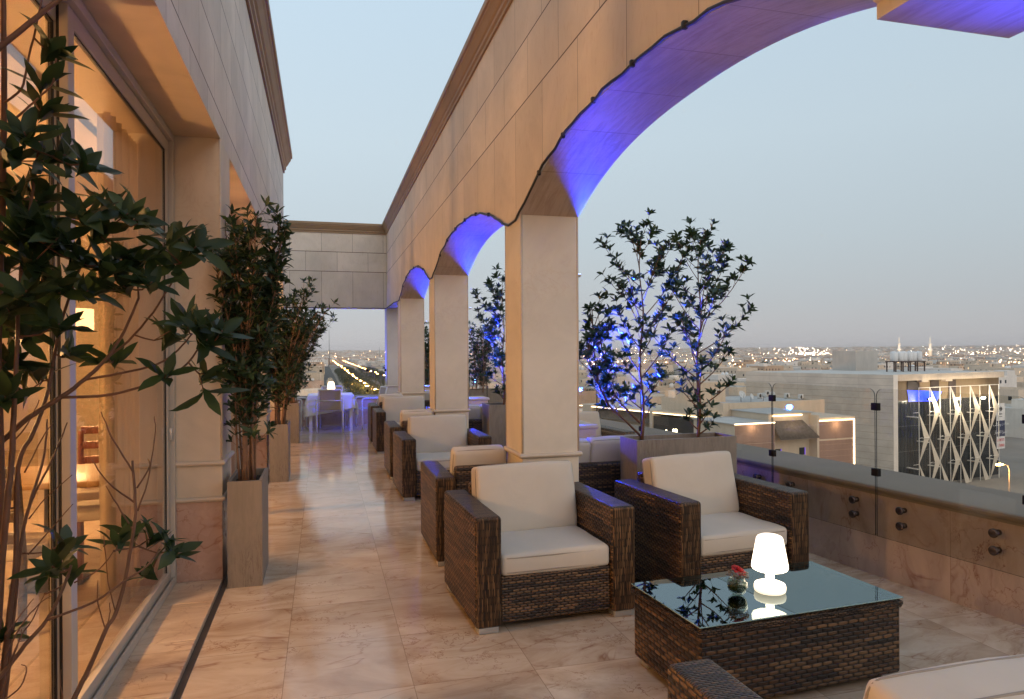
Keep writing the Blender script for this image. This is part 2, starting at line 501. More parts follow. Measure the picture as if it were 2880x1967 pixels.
def fabric(name, col):
    t = NT(name)
    P = t.tc('UV')
    n1 = t.noise(P, 5, 4); n2 = t.noise(t.mapping(P, (1, 1, 1)), 900, 2)
    c = t.ramp(n1.outputs[0], [(.3, tuple(x * .94 for x in col)), (.7, col)])
    t.set(Base_Color=c, Roughness=.85)
    t.b.inputs['Sheen Weight'].default_value = .2
    n3 = t.noise(t.tc('Object'), 4, 3, .6, .8)
    t.bump(t.math('ADD', t.math('MULTIPLY', n2.outputs[0], .08), n3.outputs[0]), .35, .012)
    return t.m
M['cushion'] = fabric('cream_canvas', (.60, .525, .44))
M['piping'] = simple('cushion_piping', (.33, .28, .23), .8)
M['foot'] = simple('brushed_foot', (.42, .41, .40), .4, .3)
def concrete(name, base):
    t = NT(name)
    P = t.tc('Object')
    n1 = t.noise(t.mapping(P, (6, 6, 1.1)), 3, 6, .65, 1.5); n2 = t.noise(P, 2, 3); n3 = t.noise(t.mapping(P, (9, 9, .7)), 2.4, 7, .7, 2.5)
    c = t.ramp(n1.outputs[0], [(.3, tuple(x * .8 for x in base)), (.6, base), (.8, tuple(x * 1.15 for x in base))])
    ridge = t.math('ABSOLUTE', t.math('SUBTRACT', n3.outputs[0], .5))
    vn = t.ramp(ridge, [(0.0, (.45, .38, .34)), (.012, (.85, .8, .78)), (.03, (1, 1, 1))])
    msk = t.ramp(n2.outputs[0], [(.42, (0, 0, 0)), (.58, (1, 1, 1))])
    c = t.mix(msk, c, t.mix(1.0, c, vn, 'MULTIPLY'))
    t.set(Base_Color=c, Roughness=.5)
    t.bump(n1.outputs[0], .15, .003)
    return t.m
M['planter'] = concrete('streaked_concrete', (.235, .198, .168))
M['soil'] = simple('potting_soil', (.03, .02, .014), .95, nscale=30, namp=.5, bump=.8)
def leafmat(name, a, b):
    t = NT(name)
    n_ = t.noise(t.tc('Object'), 9, 2)
    g = t.n('ShaderNodeNewGeometry')
    f = t.math('ADD', t.math('MULTIPLY', g.outputs['Random Per Island'], .7), t.math('MULTIPLY', n_.outputs[0], .3))
    c = t.ramp(f, [(.1, a), (.9, b)])
    t.set(Base_Color=c, Roughness=.4)
    t.b.inputs['Specular IOR Level'].default_value = .5
    tl = t.n('ShaderNodeBsdfTranslucent'); t.L(t.mix(1.0, c, (1.5, 1.6, 1.4), 'MULTIPLY'), tl.inputs[0])
    ms = t.n('ShaderNodeMixShader'); ms.inputs[0].default_value = .32
    t.L(t.b.outputs[0], ms.inputs[1]); t.L(tl.outputs[0], ms.inputs[2]); t.L(ms.outputs[0], t.out.inputs[0])
    return t.m
M['leaf'] = leafmat('glossy_dark_leaf', (.018, .036, .014), (.05, .085, .035))
M['leafbig'] = leafmat('glossy_large_leaf', (.014, .030, .010), (.045, .074, .026))
M['leafbig'].node_tree.nodes['Principled BSDF'].inputs['Specular IOR Level'].default_value = .3
M['stem'] = simple('brown_stem', (.14, .065, .035), .6, nscale=20, namp=.3, bump=.3)
M['stemlit'] = simple('lit_stem_tone', (.26, .14, .08), .6, nscale=20, namp=.3, bump=.3)  # lighter copy of the stem brown, warm lamp light put into its colour
M['alu'] = simple('champagne_aluminium', (.52, .46, .40), .55, .1, nscale=3, namp=.04)
M['alu_w'] = simple('silver_aluminium', (.55, .52, .50), .32, .3, nscale=3, namp=.04)
M['gasket'] = simple('black_rubber', (.012, .010, .009), .6)
M['glass'] = glass('window_glass', (.95, .93, .90), 1.25)
M['rail_glass'] = glass('balustrade_glass', (.92, .92, .90), .5)
M['glass_edge'] = simple('dark_glass_edge', (.02, .028, .03), .2)
M['steel'] = simple('bronze_steel', (.13, .10, .095), .25, .8, nscale=4, namp=.05)
M['clamp'] = simple('dark_clamp_metal', (.012, .010, .010), .7, .0, spec=.2)
M['cable'] = simple('black_cable', (.012, .011, .010), .5)
M['white_metal'] = simple('white_powder_coat', (.66, .62, .58), .4)
M['sling'] = simple('beige_sling', (.36, .30, .24), .8, nscale=60)
M['cloth'] = fabric('white_tablecloth', (.80, .79, .80))
M['black'] = simple('black_metal', (.02, .02, .02), .4, .5)
def lampmat(name, k):
    t = NT(name); sp = t.n('ShaderNodeSeparateXYZ'); t.L(t.tc('Object'), sp.inputs[0])
    e = t.ramp(t.math('MULTIPLY', sp.outputs[2], 3.4), [(0.0, (.22,) * 3), (.10, (.35,) * 3), (.22, (.9,) * 3), (.42, (1.0,) * 3), (.75, (.55,) * 3), (.96, (.24,) * 3)])
    t.set(Base_Color=(.8, .8, .78), Emission_Color=(1.0, .82, .58), Emission_Strength=t.math('MULTIPLY', e, k), Roughness=.4)
    return t.m
M['lamp'] = lampmat('glowing_lamp_shell', 5.0)
M['lamp_far'] = emis('glowing_lamp_shell_small', (1.0, .74, .46), 4.5)

def point(name, loc, energy, col, r=.05, parent=None, spot=None, rot=None):
    if spot:
        d = bpy.data.lights.new(name, 'SPOT'); d.spot_size = R(spot[0]); d.spot_blend = spot[1]
    else:
        d = bpy.data.lights.new(name, 'POINT')
    d.energy = energy; d.color = col; d.shadow_soft_size = r
    o = bpy.data.objects.new(name, d); COL.objects.link(o); o.location = loc
    if rot: o.rotation_euler = rot
    if parent: o.parent = parent
    return o
#PART2

# ================================================================== TERRACE: the large structure
XA, XO = 1.40, 1.84          # arcade wall, inner and outer face
PIL = [4.92, 9.01, 13.11]    # front faces of the pillars
PW = .45
def two_mats(o, mat2, test):
    o.data.materials.append(mat2)
    for p in o.data.polygons:
        if test(p): p.material_index = 1

# floor and ground sheets
f = MB(); f.add([(-.645, -6, 0), (8, -6, 0), (8, 18, 0), (-.645, 18, 0)], [(0, 1, 2, 3)])
# keep the floor inside the parapet line
dirp = Vector((-.1122, .9937, 0)); Apar = Vector((3.709, 4.741, 0))
def parx(y): return 3.709 - (y - 4.741) * .1122 / .9937
f = MB(); f.add([(-.645, -6, 0), (parx(-6) + .2, -6, 0), (parx(16.4) + .2, 16.4, 0), (-.645, 16.4, 0)], [(0, 1, 2, 3)])
f.add([(-3.4, 13.64, 0), (-.645, 13.64, 0), (-.645, 16.4, 0), (-3.4, 16.4, 0)], [(0, 1, 2, 3)])
tag(f.build('terrace_floor', M['floor']), kind='structure')
f = MB(); f.box(-3.4, 4.6, -6, 16.4, -.5, -.004)
tag(f.build('terrace_slab', M['coping']), kind='structure')
f = MB()
for (a, b) in ((1.71, 5.258), (5.76, 9.31), (9.81, 13.35)):
    y = a
    while y < b - .05:
        y2 = min(b, y + .62); f.box(-1.0, -.682, y + .0015, y2 - .0015, -.02, .028); y = y2
tag(f.build('window_threshold', M['sill_marble'], bevel=.004), kind='structure')
f = MB(); f.box(-.68, -.645, -6, 13.62, -.05, .003)
tag(f.build('drain_channel', simple('dark_drain_metal', (.09, .075, .065), .45, .4, nscale=6, namp=.3)), kind='structure')

# arcade wall
arc = thing('arcade_wall', 'long cream stone wall with a row of arches over the right side of the terrace', 'arcade', (0, 0, 0))
ys = []; zs = []
def add_span(y0, y1, rise, flat=None):
    n = 40
    for i in range(n + 1):
        t = -1 + 2 * i / n
        # closer samples near the springing
        t = math.sin(t * math.pi / 2)
        ys.append((y0 + y1) / 2 + t * (y1 - y0) / 2)
        zs.append(2.60 + rise * (1 - abs(t) ** 2.35) if flat is None else flat)
ys += [-6, 1.518]; zs += [2.46, 2.46]
add_span(1.5185, 4.92, .325)
add_span(5.37, 9.01, .325)
add_span(9.46, 13.11, .325)
ys += [13.56, 16.45]; zs += [2.60, 2.60]
ZT = 4.25
m = MB(); n = len(ys)
vs = []
for y, z in zip(ys, zs): vs += [(XA, y, z), (XO, y, z), (XA, y, ZT), (XO, y, ZT)]
fs = []
for i in range(n - 1):
    a, b = 4 * i, 4 * (i + 1)
    fs += [(a, b, b + 2, a + 2), (a + 1, a + 3, b + 3, b + 1), (a, a + 1, b + 1, b), (a + 2, b + 2, b + 3, a + 3)]
fs += [(0, 2, 3, 1), (4 * (n - 1), 4 * (n - 1) + 1, 4 * (n - 1) + 3, 4 * (n - 1) + 2)]
m.add(vs, fs)
o = m.build('wall', M['arcade'], arc)
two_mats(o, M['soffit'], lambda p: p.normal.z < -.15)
def cornice_poly(base, sgn, z, k=1.0):
    """steps out from base by sgn, starting at height z"""
    pts = [(0, 0), (.018, 0), (.018, .03), (.034, .045), (.034, .075), (.05, .09), (.075, .135), (.088, .15), (.088, .17), (.105, .175), (.105, .225), (.0, .235)]
    return [(base + sgn * a * k, z + b * k) for a, b in pts]
m = MB(); m.prism([(x, z) for x, z in cornice_poly(XA + .001, -1, ZT - .002)], -6, 16.0, 'y')
m.prism([(x, z) for x, z in cornice_poly(XO - .001, 1, ZT - .002)], -6, 16.6, 'y')
m.box(XA + .002, XO - .002, -6, 16.5, ZT + .001, ZT + .23)
m.build('cornice', M['cornice'], arc)
# underside moulding of the straight lintel near the camera
m = MB(); m.prism([(XA, 2.50), (XA - .012, 2.505), (XA - .012, 2.52), (XA, 2.53)], -6, 1.517, 'y')
m.build('lintel_moulding', M['trim'], arc)

# end wall across the terrace
endw = thing('end_wall', 'pale stone block wall bridging the far end of the terrace above the dining table', 'wall', (0, 0, 0))
m = MB(); m.box(-3.4, XA - .002, 16.0, 16.45, 2.60, ZT)
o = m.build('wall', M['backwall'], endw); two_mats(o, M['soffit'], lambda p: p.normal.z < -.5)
m = MB(); m.prism([(y, z) for y, z in cornice_poly(16.001, -1, ZT - .004)], -3.4, XA + .03, 'x')
m.box(-3.4, XA - .003, 16.003, 16.5, ZT + .001, ZT + .226)
m.build('cornice', M['cornice'], endw)

# pillars
def pillar(y0, label, first=None, x0=XA, w=XO - XA, dpt=PW):
    t = thing('stone_pillar', label, 'pillar', (x0 + w / 2, y0 + dpt / 2, 0), 0, 'pillars of the arcade')
    hx, hy = w / 2, dpt / 2
    m = MB(); m.box(-hx, hx, -hy, hy, 0, 2.603)
    m.build('shaft', M['stone'], t, bevel=.008)
    m = MB(); m.rbox(-hx - .026, hx + .026, -hy - .026, hy + .026, .822, .856, .0165, 3)
    m.build('trim', M['trim'], t, wn=True)
    # bead down the corners
    m = MB()
    for sx in (-1, 1):
        for sy in (-1, 1): m.tube([(sx * (hx - .004), sy * (hy - .004), .86), (sx * (hx - .004), sy * (hy - .004), 2.6)], .009, 6)
    m.build('corner_bead', M['trim'], t)
    return t
pillar(PIL[0], 'nearest square stone pillar of the arcade, behind the large armchair')
pillar(PIL[1], 'second stone pillar of the arcade, between the rows of armchairs')
pillar(PIL[2], 'third stone pillar, last free standing one before the end wall')
pillar(16.0, 'farthest pillar in the corner under the end wall')
pillar(-2.4, 'pillar under the straight lintel behind the viewer')

# cable clipped along the arches
m = MB(); pts = []
cy = [1.52 + (4.92 - 1.52) * i / 36 for i in range(37)]
def arcz(y):
    return float(np.interp(y, ys, zs))
path = []
for (a, b) in ((1.53, 4.9), (5.39, 8.99), (9.48, 13.09)):
    k = 30
    for i in range(k + 1):
        y = a + (b - a) * i / k
        path.append((XA - .012 - .006 * math.sin(i * 1.3), y, arcz(y) + .004 + .006 * math.sin(i * 2.1)))
    path.append((XA - .014, b + .12, 2.575)); path.append((XA - .014, b + .32, 2.572))
path += [(XA - .014, 14.2, 2.60), (XA - .014, 15.95, 2.592), (XA - .05, 15.985, 2.59)]
m.tube(path, .009, 8)
cab = m.build('light_cable', M['cable'])
tag(cab, 'black cable clipped along the inner edge of the arches', 'cable')
for (a, b) in ((1.53, 4.92), (5.37, 9.01), (9.46, 13.11)):
    for i in range(1, 7):
        m = MB()
        y = a + (b - a) * i / 7.
        z = arcz(y); m.rbox(XA - .024, XA + .0, y - .011, y + .011, z - .012, z + .022, .005, 2); m.build('clip', M['cable'], cab)
m = MB(); m.tube([(-3.3, 15.985, 2.592)] + [(-3 + i * .22, 15.985, 2.592 + .004 * math.sin(i * 3)) for i in range(20)] + [(1.36, 15.985, 2.592)], .009, 6)
tag(m.build('light_cable', M['cable']), 'thin black cable under the end wall at the far end', 'cable')

# ------------------------------------------------------------------ hotel facade on the left
fac = thing('hotel_facade', 'cream stone hotel facade on the left with tall sliding windows and a moulded cornice', 'building')
XF = -.68
m = MB(); m.box(-1.5, XF, -6, 13.62, 3.10, 4.93)
o = m.build('upper_wall', M['leftwall'], fac)
two_mats(o, M['soffit_w'], lambda p: p.normal.z < -.5)
m = MB()
m.prism(cornice_poly(XF - .001, 1, 4.925, 1.55), -6, 13.62, 'y')
m.box(-1.5, XF - .002, -6, 13.615, 4.931, 5.28)
m.build('cornice', M['cornice'], fac)
def pilaster(y0, y1):
    m = MB(); m.box(-1.45, XF, y0, y1, .602, 3.099)
    p = m.build('pilaster', M['stone2'], fac)
    m = MB(); m.box(-1.44, XF - .002, y0 + .002, y1 - .002, 0, .601)
    m.build('base', M['dado'], p)
    m = MB()
    for z in (.572, .822): m.rbox(-1.42, XF + .024, y0 - .024, y1 + .024, z, z + .034, .0165, 3)
    m.build('trim', M['trim'], p, wn=True)
    m = MB(); m.tube([(XF - .004, y0 + .004, .86), (XF - .004, y0 + .004, 3.1)], .009, 6)
    m.build('corner_bead', M['trim'], p)
for a, b in ((-2.0, -1.5), (1.21, 1.71), (5.26, 5.76), (9.31, 9.81), (13.35, 13.62)): pilaster(a, b)
m = MB(); m.box(-8, -1.45, 13.5, 13.62, 0, 3.1)
m.build('end_wall', M['stone2'], fac)

def window(y0, y1, ym):
    zb, zt = .03, 3.098
    X0, X1 = -1.085, -.975
    fr = MB()
    fr.box(X0, X1, y0, y0 + .045, zb, zt); fr.box(X0, X1, y1 - .045, y1, zb, zt)
    fr.box(X0, X1, y0 + .045, y1 - .045, zt - .05, zt); fr.box(X0, X1 + .0, y0 + .045, y1 - .045, zb, zb + .03)
    fr.box(X1 - .012, X1 - .002, y0 + .045, y1 - .045, zb + .022, zb + .052)
    fr.box(X0 + .002, X0 + .012, y0 + .045, y1 - .045, zb + .022, zb + .052)
    w = fr.build('window', M['alu'], fac, bevel=.002)
    def sash(a, b, xa, xb, handle):
        s = MB(); k = .075
        s.box(xa, xb, a, a + k, zb + .03, zt - .055); s.box(xa, xb, b - k, b, zb + .03, zt - .055)
        s.box(xa, xb, a + k, b - k, zt - .055 - k, zt - .055); s.box(xa, xb, a + k, b - k, zb + .03, zb + .03 + k)
        s.build('sash', M['alu'], w, bevel=.003)
        xm = (xa + xb) / 2
        g = MB(); g.box(xm - .004, xm + .004, a + k - .01, b - k + .01, zb + .03 + k - .01, zt - .055 - k + .01)
        g.build('pane', M['glass'], w)
        g = MB(); q = .010
        for (u0, u1, v0, v1) in ((a + k, a + k + q, zb + .03 + k, zt - .055 - k), (b - k - q, b - k, zb + .03 + k, zt - .055 - k)):
            g.box(xm - .008, xm + .008, u0, u1, v0, v1)
        g.box(xm - .008, xm + .008, a + k + q, b - k - q, zt - .055 - k - q, zt - .055 - k)
        g.build('gasket', M['gasket'], w)
        if handle:
            h = MB(); h.rbox(xb, xb + .02, b - .045, b - .02, 1.02, 1.1, .004, 2); h.build('handle', M['alu_w'], w)
    sash(ym - .03, y1 - .047, -1.036, -1.002, True)
    sash(y0 + .047, ym + .05, -1.082, -1.048, False)
    # dark interlock seam between the two leaves
    g = MB(); g.box(-1.047, -1.037, ym - .028, ym + .048, zb + .03, zt - .06); g.build('seam', M['gasket'], w)
window(1.711, 5.259, 3.29)
window(5.761, 9.309, 7.4)
window(9.811, 13.349, 11.5)
m = MB(); m.box(-8, -1.4, -6, 13.5, 3.11, 3.3)
m.build('roof_slab', M['coping'], fac)

# ------------------------------------------------------------------ restaurant interior behind the windows
warmw = simple('warm_painted_wall', (.55, .40, .24), .8, nscale=2)
def st(o): return tag(o, kind='structure')
m = MB(); m.add([(-7.6, -6, .004), (-1.09, -6, .004), (-1.09, 13.5, .004), (-7.6, 13.5, .004)], [(0, 1, 2, 3)])
st(m.build('interior_floor', marble('interior_marble', tiles=(-2.0, 1.2, 1.0, 1.2), base=((.42, .30, .19), (.55, .42, .29), (.6, .48, .35)), veins=.4, rough=.22)))
m = MB(); m.box(-7.7, -7.6, -6, 13.5, 0, 3.1); st(m.build('interior_wall', warmw))
m = MB(); m.box(-7.6, -1.5, -6.1, -6, 0, 3.1); st(m.build('interior_wall', warmw))
m = MB(); m.box(-7.6, -1.46, -6, 13.48, 3.06, 3.1); st(m.build('interior_ceiling', simple('warm_ceiling', (.62, .50, .34), .85, nscale=1)))

WARM = (1.0, .56, .22)
shade_m = emis('lit_pendant_shade', (1.0, .62, .28), 3.0)
pl = ['glowing pendant lamp inside the restaurant behind the near window', 'glowing pendant lamp above the inner tables', 'glowing pendant lamp behind the second window',
      'pendant lamp deep inside behind the second window', 'glowing pendant lamp behind the third window', 'pendant lamp at the far end of the restaurant', 'pendant lamp inside beside the viewer']
for i, (x, y, z, e) in enumerate([(-2.4, 3.4, 1.70, 170), (-4.5, 5.2, 2.0, 90), (-2.2, 7.3, 1.66, 175), (-4.6, 10.0, 2.1, 60), (-2.2, 11.6, 1.66, 140), (-3.6, 1.0, 2.1, 80), (-2.3, -.9, 1.8, 130)]):
    t = thing('pendant_lamp', pl[i], 'pendant lamp', (x, y, z), 0, 'pendant lamps in the restaurant')
    m = MB(); m.lathe([(.14, .16), (.15, .16), (.15, .36), (.14, .36), (.14, .16)], n=28); m.build('shade', shade_m, t)
    m = MB(); m.tube([(0, 0, .36), (0, 0, 3.055 - z)], .006, 6); m.tube([(-.145, 0, .34), (.145, 0, .34)], .004, 5); m.build('cord', M['black'], t)
    point('pendant_light', (x, y, z), e, WARM, .09)

# furniture inside, seen through the glass
dark = simple('dark_stained_wood', (.05, .03, .018), .4); redw = simple('red_brown_wood', (.22, .06, .035), .4); oak = simple('warm_table_wood', (.42, .24, .10), .35, nscale=3, namp=.2)
seatm = simple('cream_seat_pad', (.60, .50, .36), .8)
def ladder_chair(label, loc, rz, mat):
    t = thing('interior_chair', label, 'chair', loc, rz, 'chairs inside the restaurant')
    for sx in (-1, 1):
        m = MB(); m.tube([(sx * .21, -.2, 0), (sx * .21, -.2, .44)], .02, 6); m.build('leg', mat, t)
        m = MB(); m.tube([(sx * .21, .21, 0), (sx * .21, .2, .45), (sx * .215, .26, .94)], .022, 6); m.build('leg', mat, t)
    for k in range(4):
        z = .54 + k * .125; m = MB(); m.rbox(-.215, .215, .205 + k * .014, .235 + k * .014, z, z + .065, .01, 2); m.build('slat', mat, t)
    m = MB(); m.rbox(-.24, .24, -.23, .2, .43, .50, .025, 3); m.build('seat', seatm, t)
    return t
for k, (x, y, rz, mt) in enumerate([(-1.78, 4.75, 2.9, dark), (-2.55, 4.6, 3.3, dark), (-1.75, 6.5, .1, redw), (-1.5, 5.75, -1.3, redw), (-1.75, 3.3, .3, dark), (-1.9, 2.2, 3.1, dark), (-1.8, 8.3, 3.0, redw), (-1.8, 9.9, 0, dark), (-3.8, 5.2, 1.2, dark), (-3.6, 7.4, 2.5, redw)]):
    ladder_chair(['dark slatted chair nearest behind the window glass', 'dark slatted chair deeper in the restaurant', 'red brown chair beyond the first inner table', 'red brown chair at the side of the first inner table', 'dark chair beside the near window, low left', 'dark chair out of view beside the window',
                  'red brown chair behind the second window', 'dark chair at the far inner table', 'dark chair in the depth of the room', 'red brown chair in the depth of the room'][k], (x, y, .005), rz, mt)
for k, (x, y) in enumerate([(-1.85, 5.6), (-1.85, 2.75), (-1.85, 9.1), (-3.7, 6.3)]):
    t = thing('interior_table', ['square wooden table behind the near window', 'wooden table low behind the foreground plant', 'wooden table behind the second window', 'wooden table in the depth of the room'][k], 'table', (x, y, .005), 0, 'tables inside the restaurant')
    m = MB(); m.rbox(-.42, .42, -.42, .42, .72, .76, .01, 2); m.build('tabletop', oak, t)
    m = MB(); m.lathe([(.24, 0), (.24, .02), (.04, .04), (.035, .71), (.12, .72)], n=20); m.build('pedestal_leg', M['black'], t)
sheer = NT('sheer_curtain'); sheer.t.nodes.remove(sheer.b)
d_ = sheer.n('ShaderNodeBsdfDiffuse'); d_.inputs[0].default_value = (.66, .52, .36, 1); tl_ = sheer.n('ShaderNodeBsdfTranslucent'); tl_.inputs[0].default_value = (.66, .50, .32, 1); tp_ = sheer.n('ShaderNodeBsdfTransparent')
m1_ = sheer.n('ShaderNodeMixShader'); m1_.inputs[0].default_value = .5; sheer.L(d_.outputs[0], m1_.inputs[1]); sheer.L(tl_.outputs[0], m1_.inputs[2])
m2_ = sheer.n('ShaderNodeMixShader'); m2_.inputs[0].default_value = .22; sheer.L(m1_.outputs[0], m2_.inputs[1]); sheer.L(tp_.outputs[0], m2_.inputs[2]); sheer.L(m2_.outputs[0], sheer.out.inputs[0])
for k, (ya, yb) in enumerate(((4.55, 5.24), (5.8, 6.5), (8.6, 9.28), (1.75, 2.1))):
    V = []; n_ = 60
    for j in (0, 1):
        for i in range(n_): V.append((-1.22 + .035 * math.sin(i * 1.15) + .012 * math.sin(i * 2.9), ya + (yb - ya) * i / (n_ - 1), .03 + j * 2.98))
    m = MB(); m.add(V, [(i, i + 1, n_ + i + 1, n_ + i) for i in range(n_ - 1)], True)
    tag(m.build('sheer_curtain', sheer.m), ['sheer curtain gathered at the far side of the near window', 'sheer curtain at the near side of the second window', 'sheer curtain at the far side of the second window', 'sheer curtain edge at the left picture border'][k], 'curtain', 'sheer curtains')

# ------------------------------------------------------------------ parapets with glass
par = thing('outer_parapet', 'low pink marble parapet wall with grey coping along the outer edge of the terrace', 'parapet wall', Apar, math.atan2(.1122, .9937))
m = MB(); m.box(0, .55, -8.2, 11.35, 0, .575)
m.build('wall', marble('pink_marble_slabs', tiles=(-50, 100, 3.58, 1.187), base=((.37, .28, .24), (.51, .40, .34), (.59, .48, .42)), veincol=(.22, .075, .04), rough=.3, sc=.9), par)
prof = [(.62, .595), (.62, .64), (-.012, .64), (-.026, .635), (-.032, .622), (-.028, .607), (-.015, .598), (-.010, .590), (-.010, .576), (.62, .576)]
m = MB(); m.prism(prof, -8.2, 11.33, 'y')
m.build('coping', M['coping'], par)
def pane_poly(a, b, z0, z1, r):
    p = [(a, z0), (b, z0)]
    for i in range(7):
        t = i / 6 * math.pi / 2; p.append((b - r + r * math.cos(t), z1 - r + r * math.sin(t)))
    for i in range(7):
        t = math.pi / 2 + i / 6 * math.pi / 2; p.append((a + r + r * math.cos(t), z1 - r + r * math.sin(t)))
    return p
def glass_panel(mk_loc, rz, L, label, z0=.295, z1=1.328, standoff=True, grp='glass balustrade panels'):
    t = thing('glass_panel', label, 'glass panel', mk_loc, rz, grp)
    a, b = .006, L - .006
    m = MB(); m.prism(pane_poly(a, b, z0, z1, .055), -.004, .004, 'x')
    o = m.build('pane', M['rail_glass'], t)
    o.data.materials.append(M['glass_edge'])
    for p in o.data.polygons:
        if abs(p.normal.x) < .5: p.material_index = 1
    if standoff:
        for yy in (.195, L - .195):
            for z in (.406, .51):
                m = MB(); m.cyl((.007, yy, z), (.038, yy, z), .018, 20); m.cyl((-.018, yy, z), (-.0065, yy, z), .027, 24)
                m.tube([(-.020, yy, z), (-.018, yy, z)], [.021, .0265], 24)
                m.build('standoff', M['steel'], t)
    for z in (.74, 1.2):
        m = MB(); m.rbox(-.016, .016, -.028, .028, z - .026, z + .026, .003, 2); m.build('clamp', M['clamp'], t)
    return t
PN = ['behind the right end of the trough', 'behind the middle of the trough, seen through the trees', 'behind the left tree of the trough', 'with a dark upright joint beside the blue lit branches', 'hidden behind the nearest pillar',
      'seen between the first two pillars', 'behind the slim blue lit tree', 'behind the second pedestal', 'hidden behind the second pillar', 'near the far end of the parapet']
PB = ['just outside the right edge of the picture', 'beside the viewer', 'right beside and behind the viewer', 'behind the viewer', 'farthest behind the viewer']
proto = None
for k in range(-7, 11):
    tloc = .371 + 1.02 * k
    p3 = Apar + dirp * tloc + Vector((-.9937, -.1122, 0)) * .038
    if proto is None:
        proto = glass_panel(p3, math.atan2(.1122, .9937), 1.02, '')
        pp = proto
    else:
        pp = dup(proto, p3, math.atan2(.1122, .9937), '')
    nm = {-2: 'clear glass balustrade panel right of the last dark clamp, nearest and cut by the frame', -1: 'clear glass balustrade panel between the two dark clamped joints',
          0: 'clear glass balustrade panel just behind the right armchair, left of the first clamp'}
    pp['label'] = nm.get(k, ('clear glass balustrade panel ' + PN[k - 1]) if k > 0 else 'clear glass balustrade panel ' + PB[-k - 3])
bp = thing('end_parapet', 'low parapet behind the dining table at the far end of the terrace', 'parapet wall')
m = MB(); m.box(-3.4, 2.45, 16.06, 16.4, 0, .575); m.build('wall', M['dado'], bp)
m = MB(); m.prism([(16.03, .578), (16.02, .60), (16.025, .635), (16.43, .64), (16.43, .578)], -3.4, 2.46, 'x'); m.build('coping', M['coping'], bp)
for i, x0 in enumerate((-3.1, -2.08, -1.06, -.04, .98 - .62)):
    L = 1.02 if i < 4 else 1.0
    if i == 4: x0 = .98
    if i == 4: L = .41
    g = glass_panel((x0 + L, 16.22, 0), R(90), L, ['glass panel hidden behind the far left planter', 'glass panel behind the far potted tree', 'glass panel left of the dining lamp above the end parapet',
                    'glass panel behind the dining table lamp', 'narrow glass panel against the corner pillar'][i], .64, 1.30, False, 'end balustrade panels')
m = MB(); m.box(-3.5, -3.3, 13.7, 16.5, 0, .6); tag(m.build('side_parapet', M['dado']), 'low marble parapet at the left of the far corner', 'parapet wall')

# blue flood lights on stone pedestals
def beam(name, loc, target, energy, size):
    o = point(name, loc, energy, BLUE, .03, spot=(size, .35))
    o.rotation_euler = (Vector(target) - Vector(loc)).to_track_quat('-Z', 'Y').to_euler()
    return o
BLUE = (.010, .040, 1.0)
lens = emis('blue_led_lens', (.25, .35, 1.0), 8)
for i, (x1, y0) in enumerate([(2.47, 6.14), (2.40, 10.3), (2.35, 14.4)]):
    lab = ['stone pedestal with a rounded cap glowing blue, just right of the nearest pillar', 'blue lit stone pedestal right of the second pillar', 'blue lit stone pedestal right of the third pillar', 'stone pedestal beside the viewer']
    if i < 3:
        t = thing('stone_pedestal', lab[i], 'pedestal', (x1 - .2, y0 + .2, 0), 0, 'stone pedestals')
        m = MB(); m.box(-.2, .2, -.2, .2, 0, .875); m.build('shaft', M['pedestal'], t, bevel=.006)
        m = MB(); m.rbox(-.225, .225, -.225, .225, .872, .915, .02, 3); m.build('cap', M['trim'], t, wn=True)
        m = MB(); m.rbox(-.225, .225, -.225, .225, .66, .70, .02, 3); m.build('trim', M['trim'], t, wn=True)
    lx, ly, lz = x1 - .34, y0 + .12, .916
    if i < 3:
        q = thing('blue_floodlight', ['small blue floodlight on the nearest pedestal cap', 'small blue floodlight on the second pedestal cap', 'small blue floodlight on the third pedestal cap'][i], 'floodlight', (lx, ly, lz), 0, 'blue floodlights')
        m = MB(); m.rbox(-.045, .045, -.03, .03, .0, .02, .004, 2); m.rbox(-.04, .04, -.028, .028, .021, .045, .006, 2); m.build('housing', M['black'], q)
        m = MB(); m.box(-.034, .034, -.022, .022, .0455, .0475); m.build('lens', lens, q)
        beam('blue_light', (lx, ly, lz + .06), (lx + .28, ly - .78, lz + .06 + .42), [4800, 3200, 1800][i], 46)
        beam('blue_spill', (lx, ly - .05, lz + .07), (lx + .1, ly - .75, lz - .1), 60, 150)
def added_bracket_light(label, loc, energy, target, size=165):  # unseen lamps added for the blue light on arches and lintels
    """small unseen flood, added on the outer face of a pillar to throw blue light up on the arch"""
    q = thing('blue_floodlight', label, 'floodlight', loc, 0, 'blue floodlights')
    m = MB(); m.rbox(-.010, .010, -.014, .014, -.03, -.01, .003, 2); m.tube([(-.0, 0, -.03), (-.06, 0, -.035)], .004, 6); m.build('housing', M['trim'], q)
    m = MB(); m.box(-.008, .008, -.011, .011, -.0095, -.007); m.build('lens', lens, q)
    beam('blue_beam', (loc[0], loc[1], loc[2] + .01), target, energy, size)
for k, y in enumerate(PIL):
    added_bracket_light('added blue floodlight hidden on the outer face of the %s pillar' % ['nearest', 'second', 'third'][k], (1.90, y + .13, 2.2), [175, 140, 110][k], (1.72, y - 1.7, 3.5), 108)
added_bracket_light('added blue floodlight hidden behind the corner pillar', (1.90, 16.15, 2.15), 80, (1.6, 14.6, 3.6), 108)
added_bracket_light('added blue floodlight under the straight lintel, out of the picture', (2.0, .75, 1.8), 170, (1.80, .85, 2.5), 84)
added_bracket_light('added blue floodlight hidden behind the end parapet', (.5, 16.70, .62), 200, (.5, 16.3, 2.6), 140)
beam('blue_beam', (1.25, 15.9, .72), (.3, 14.9, .3), 26, 165)
beam('blue_beam', (1.98, 14.25, 1.0), (.2, 15.1, .5), 200, 44)
#PART3

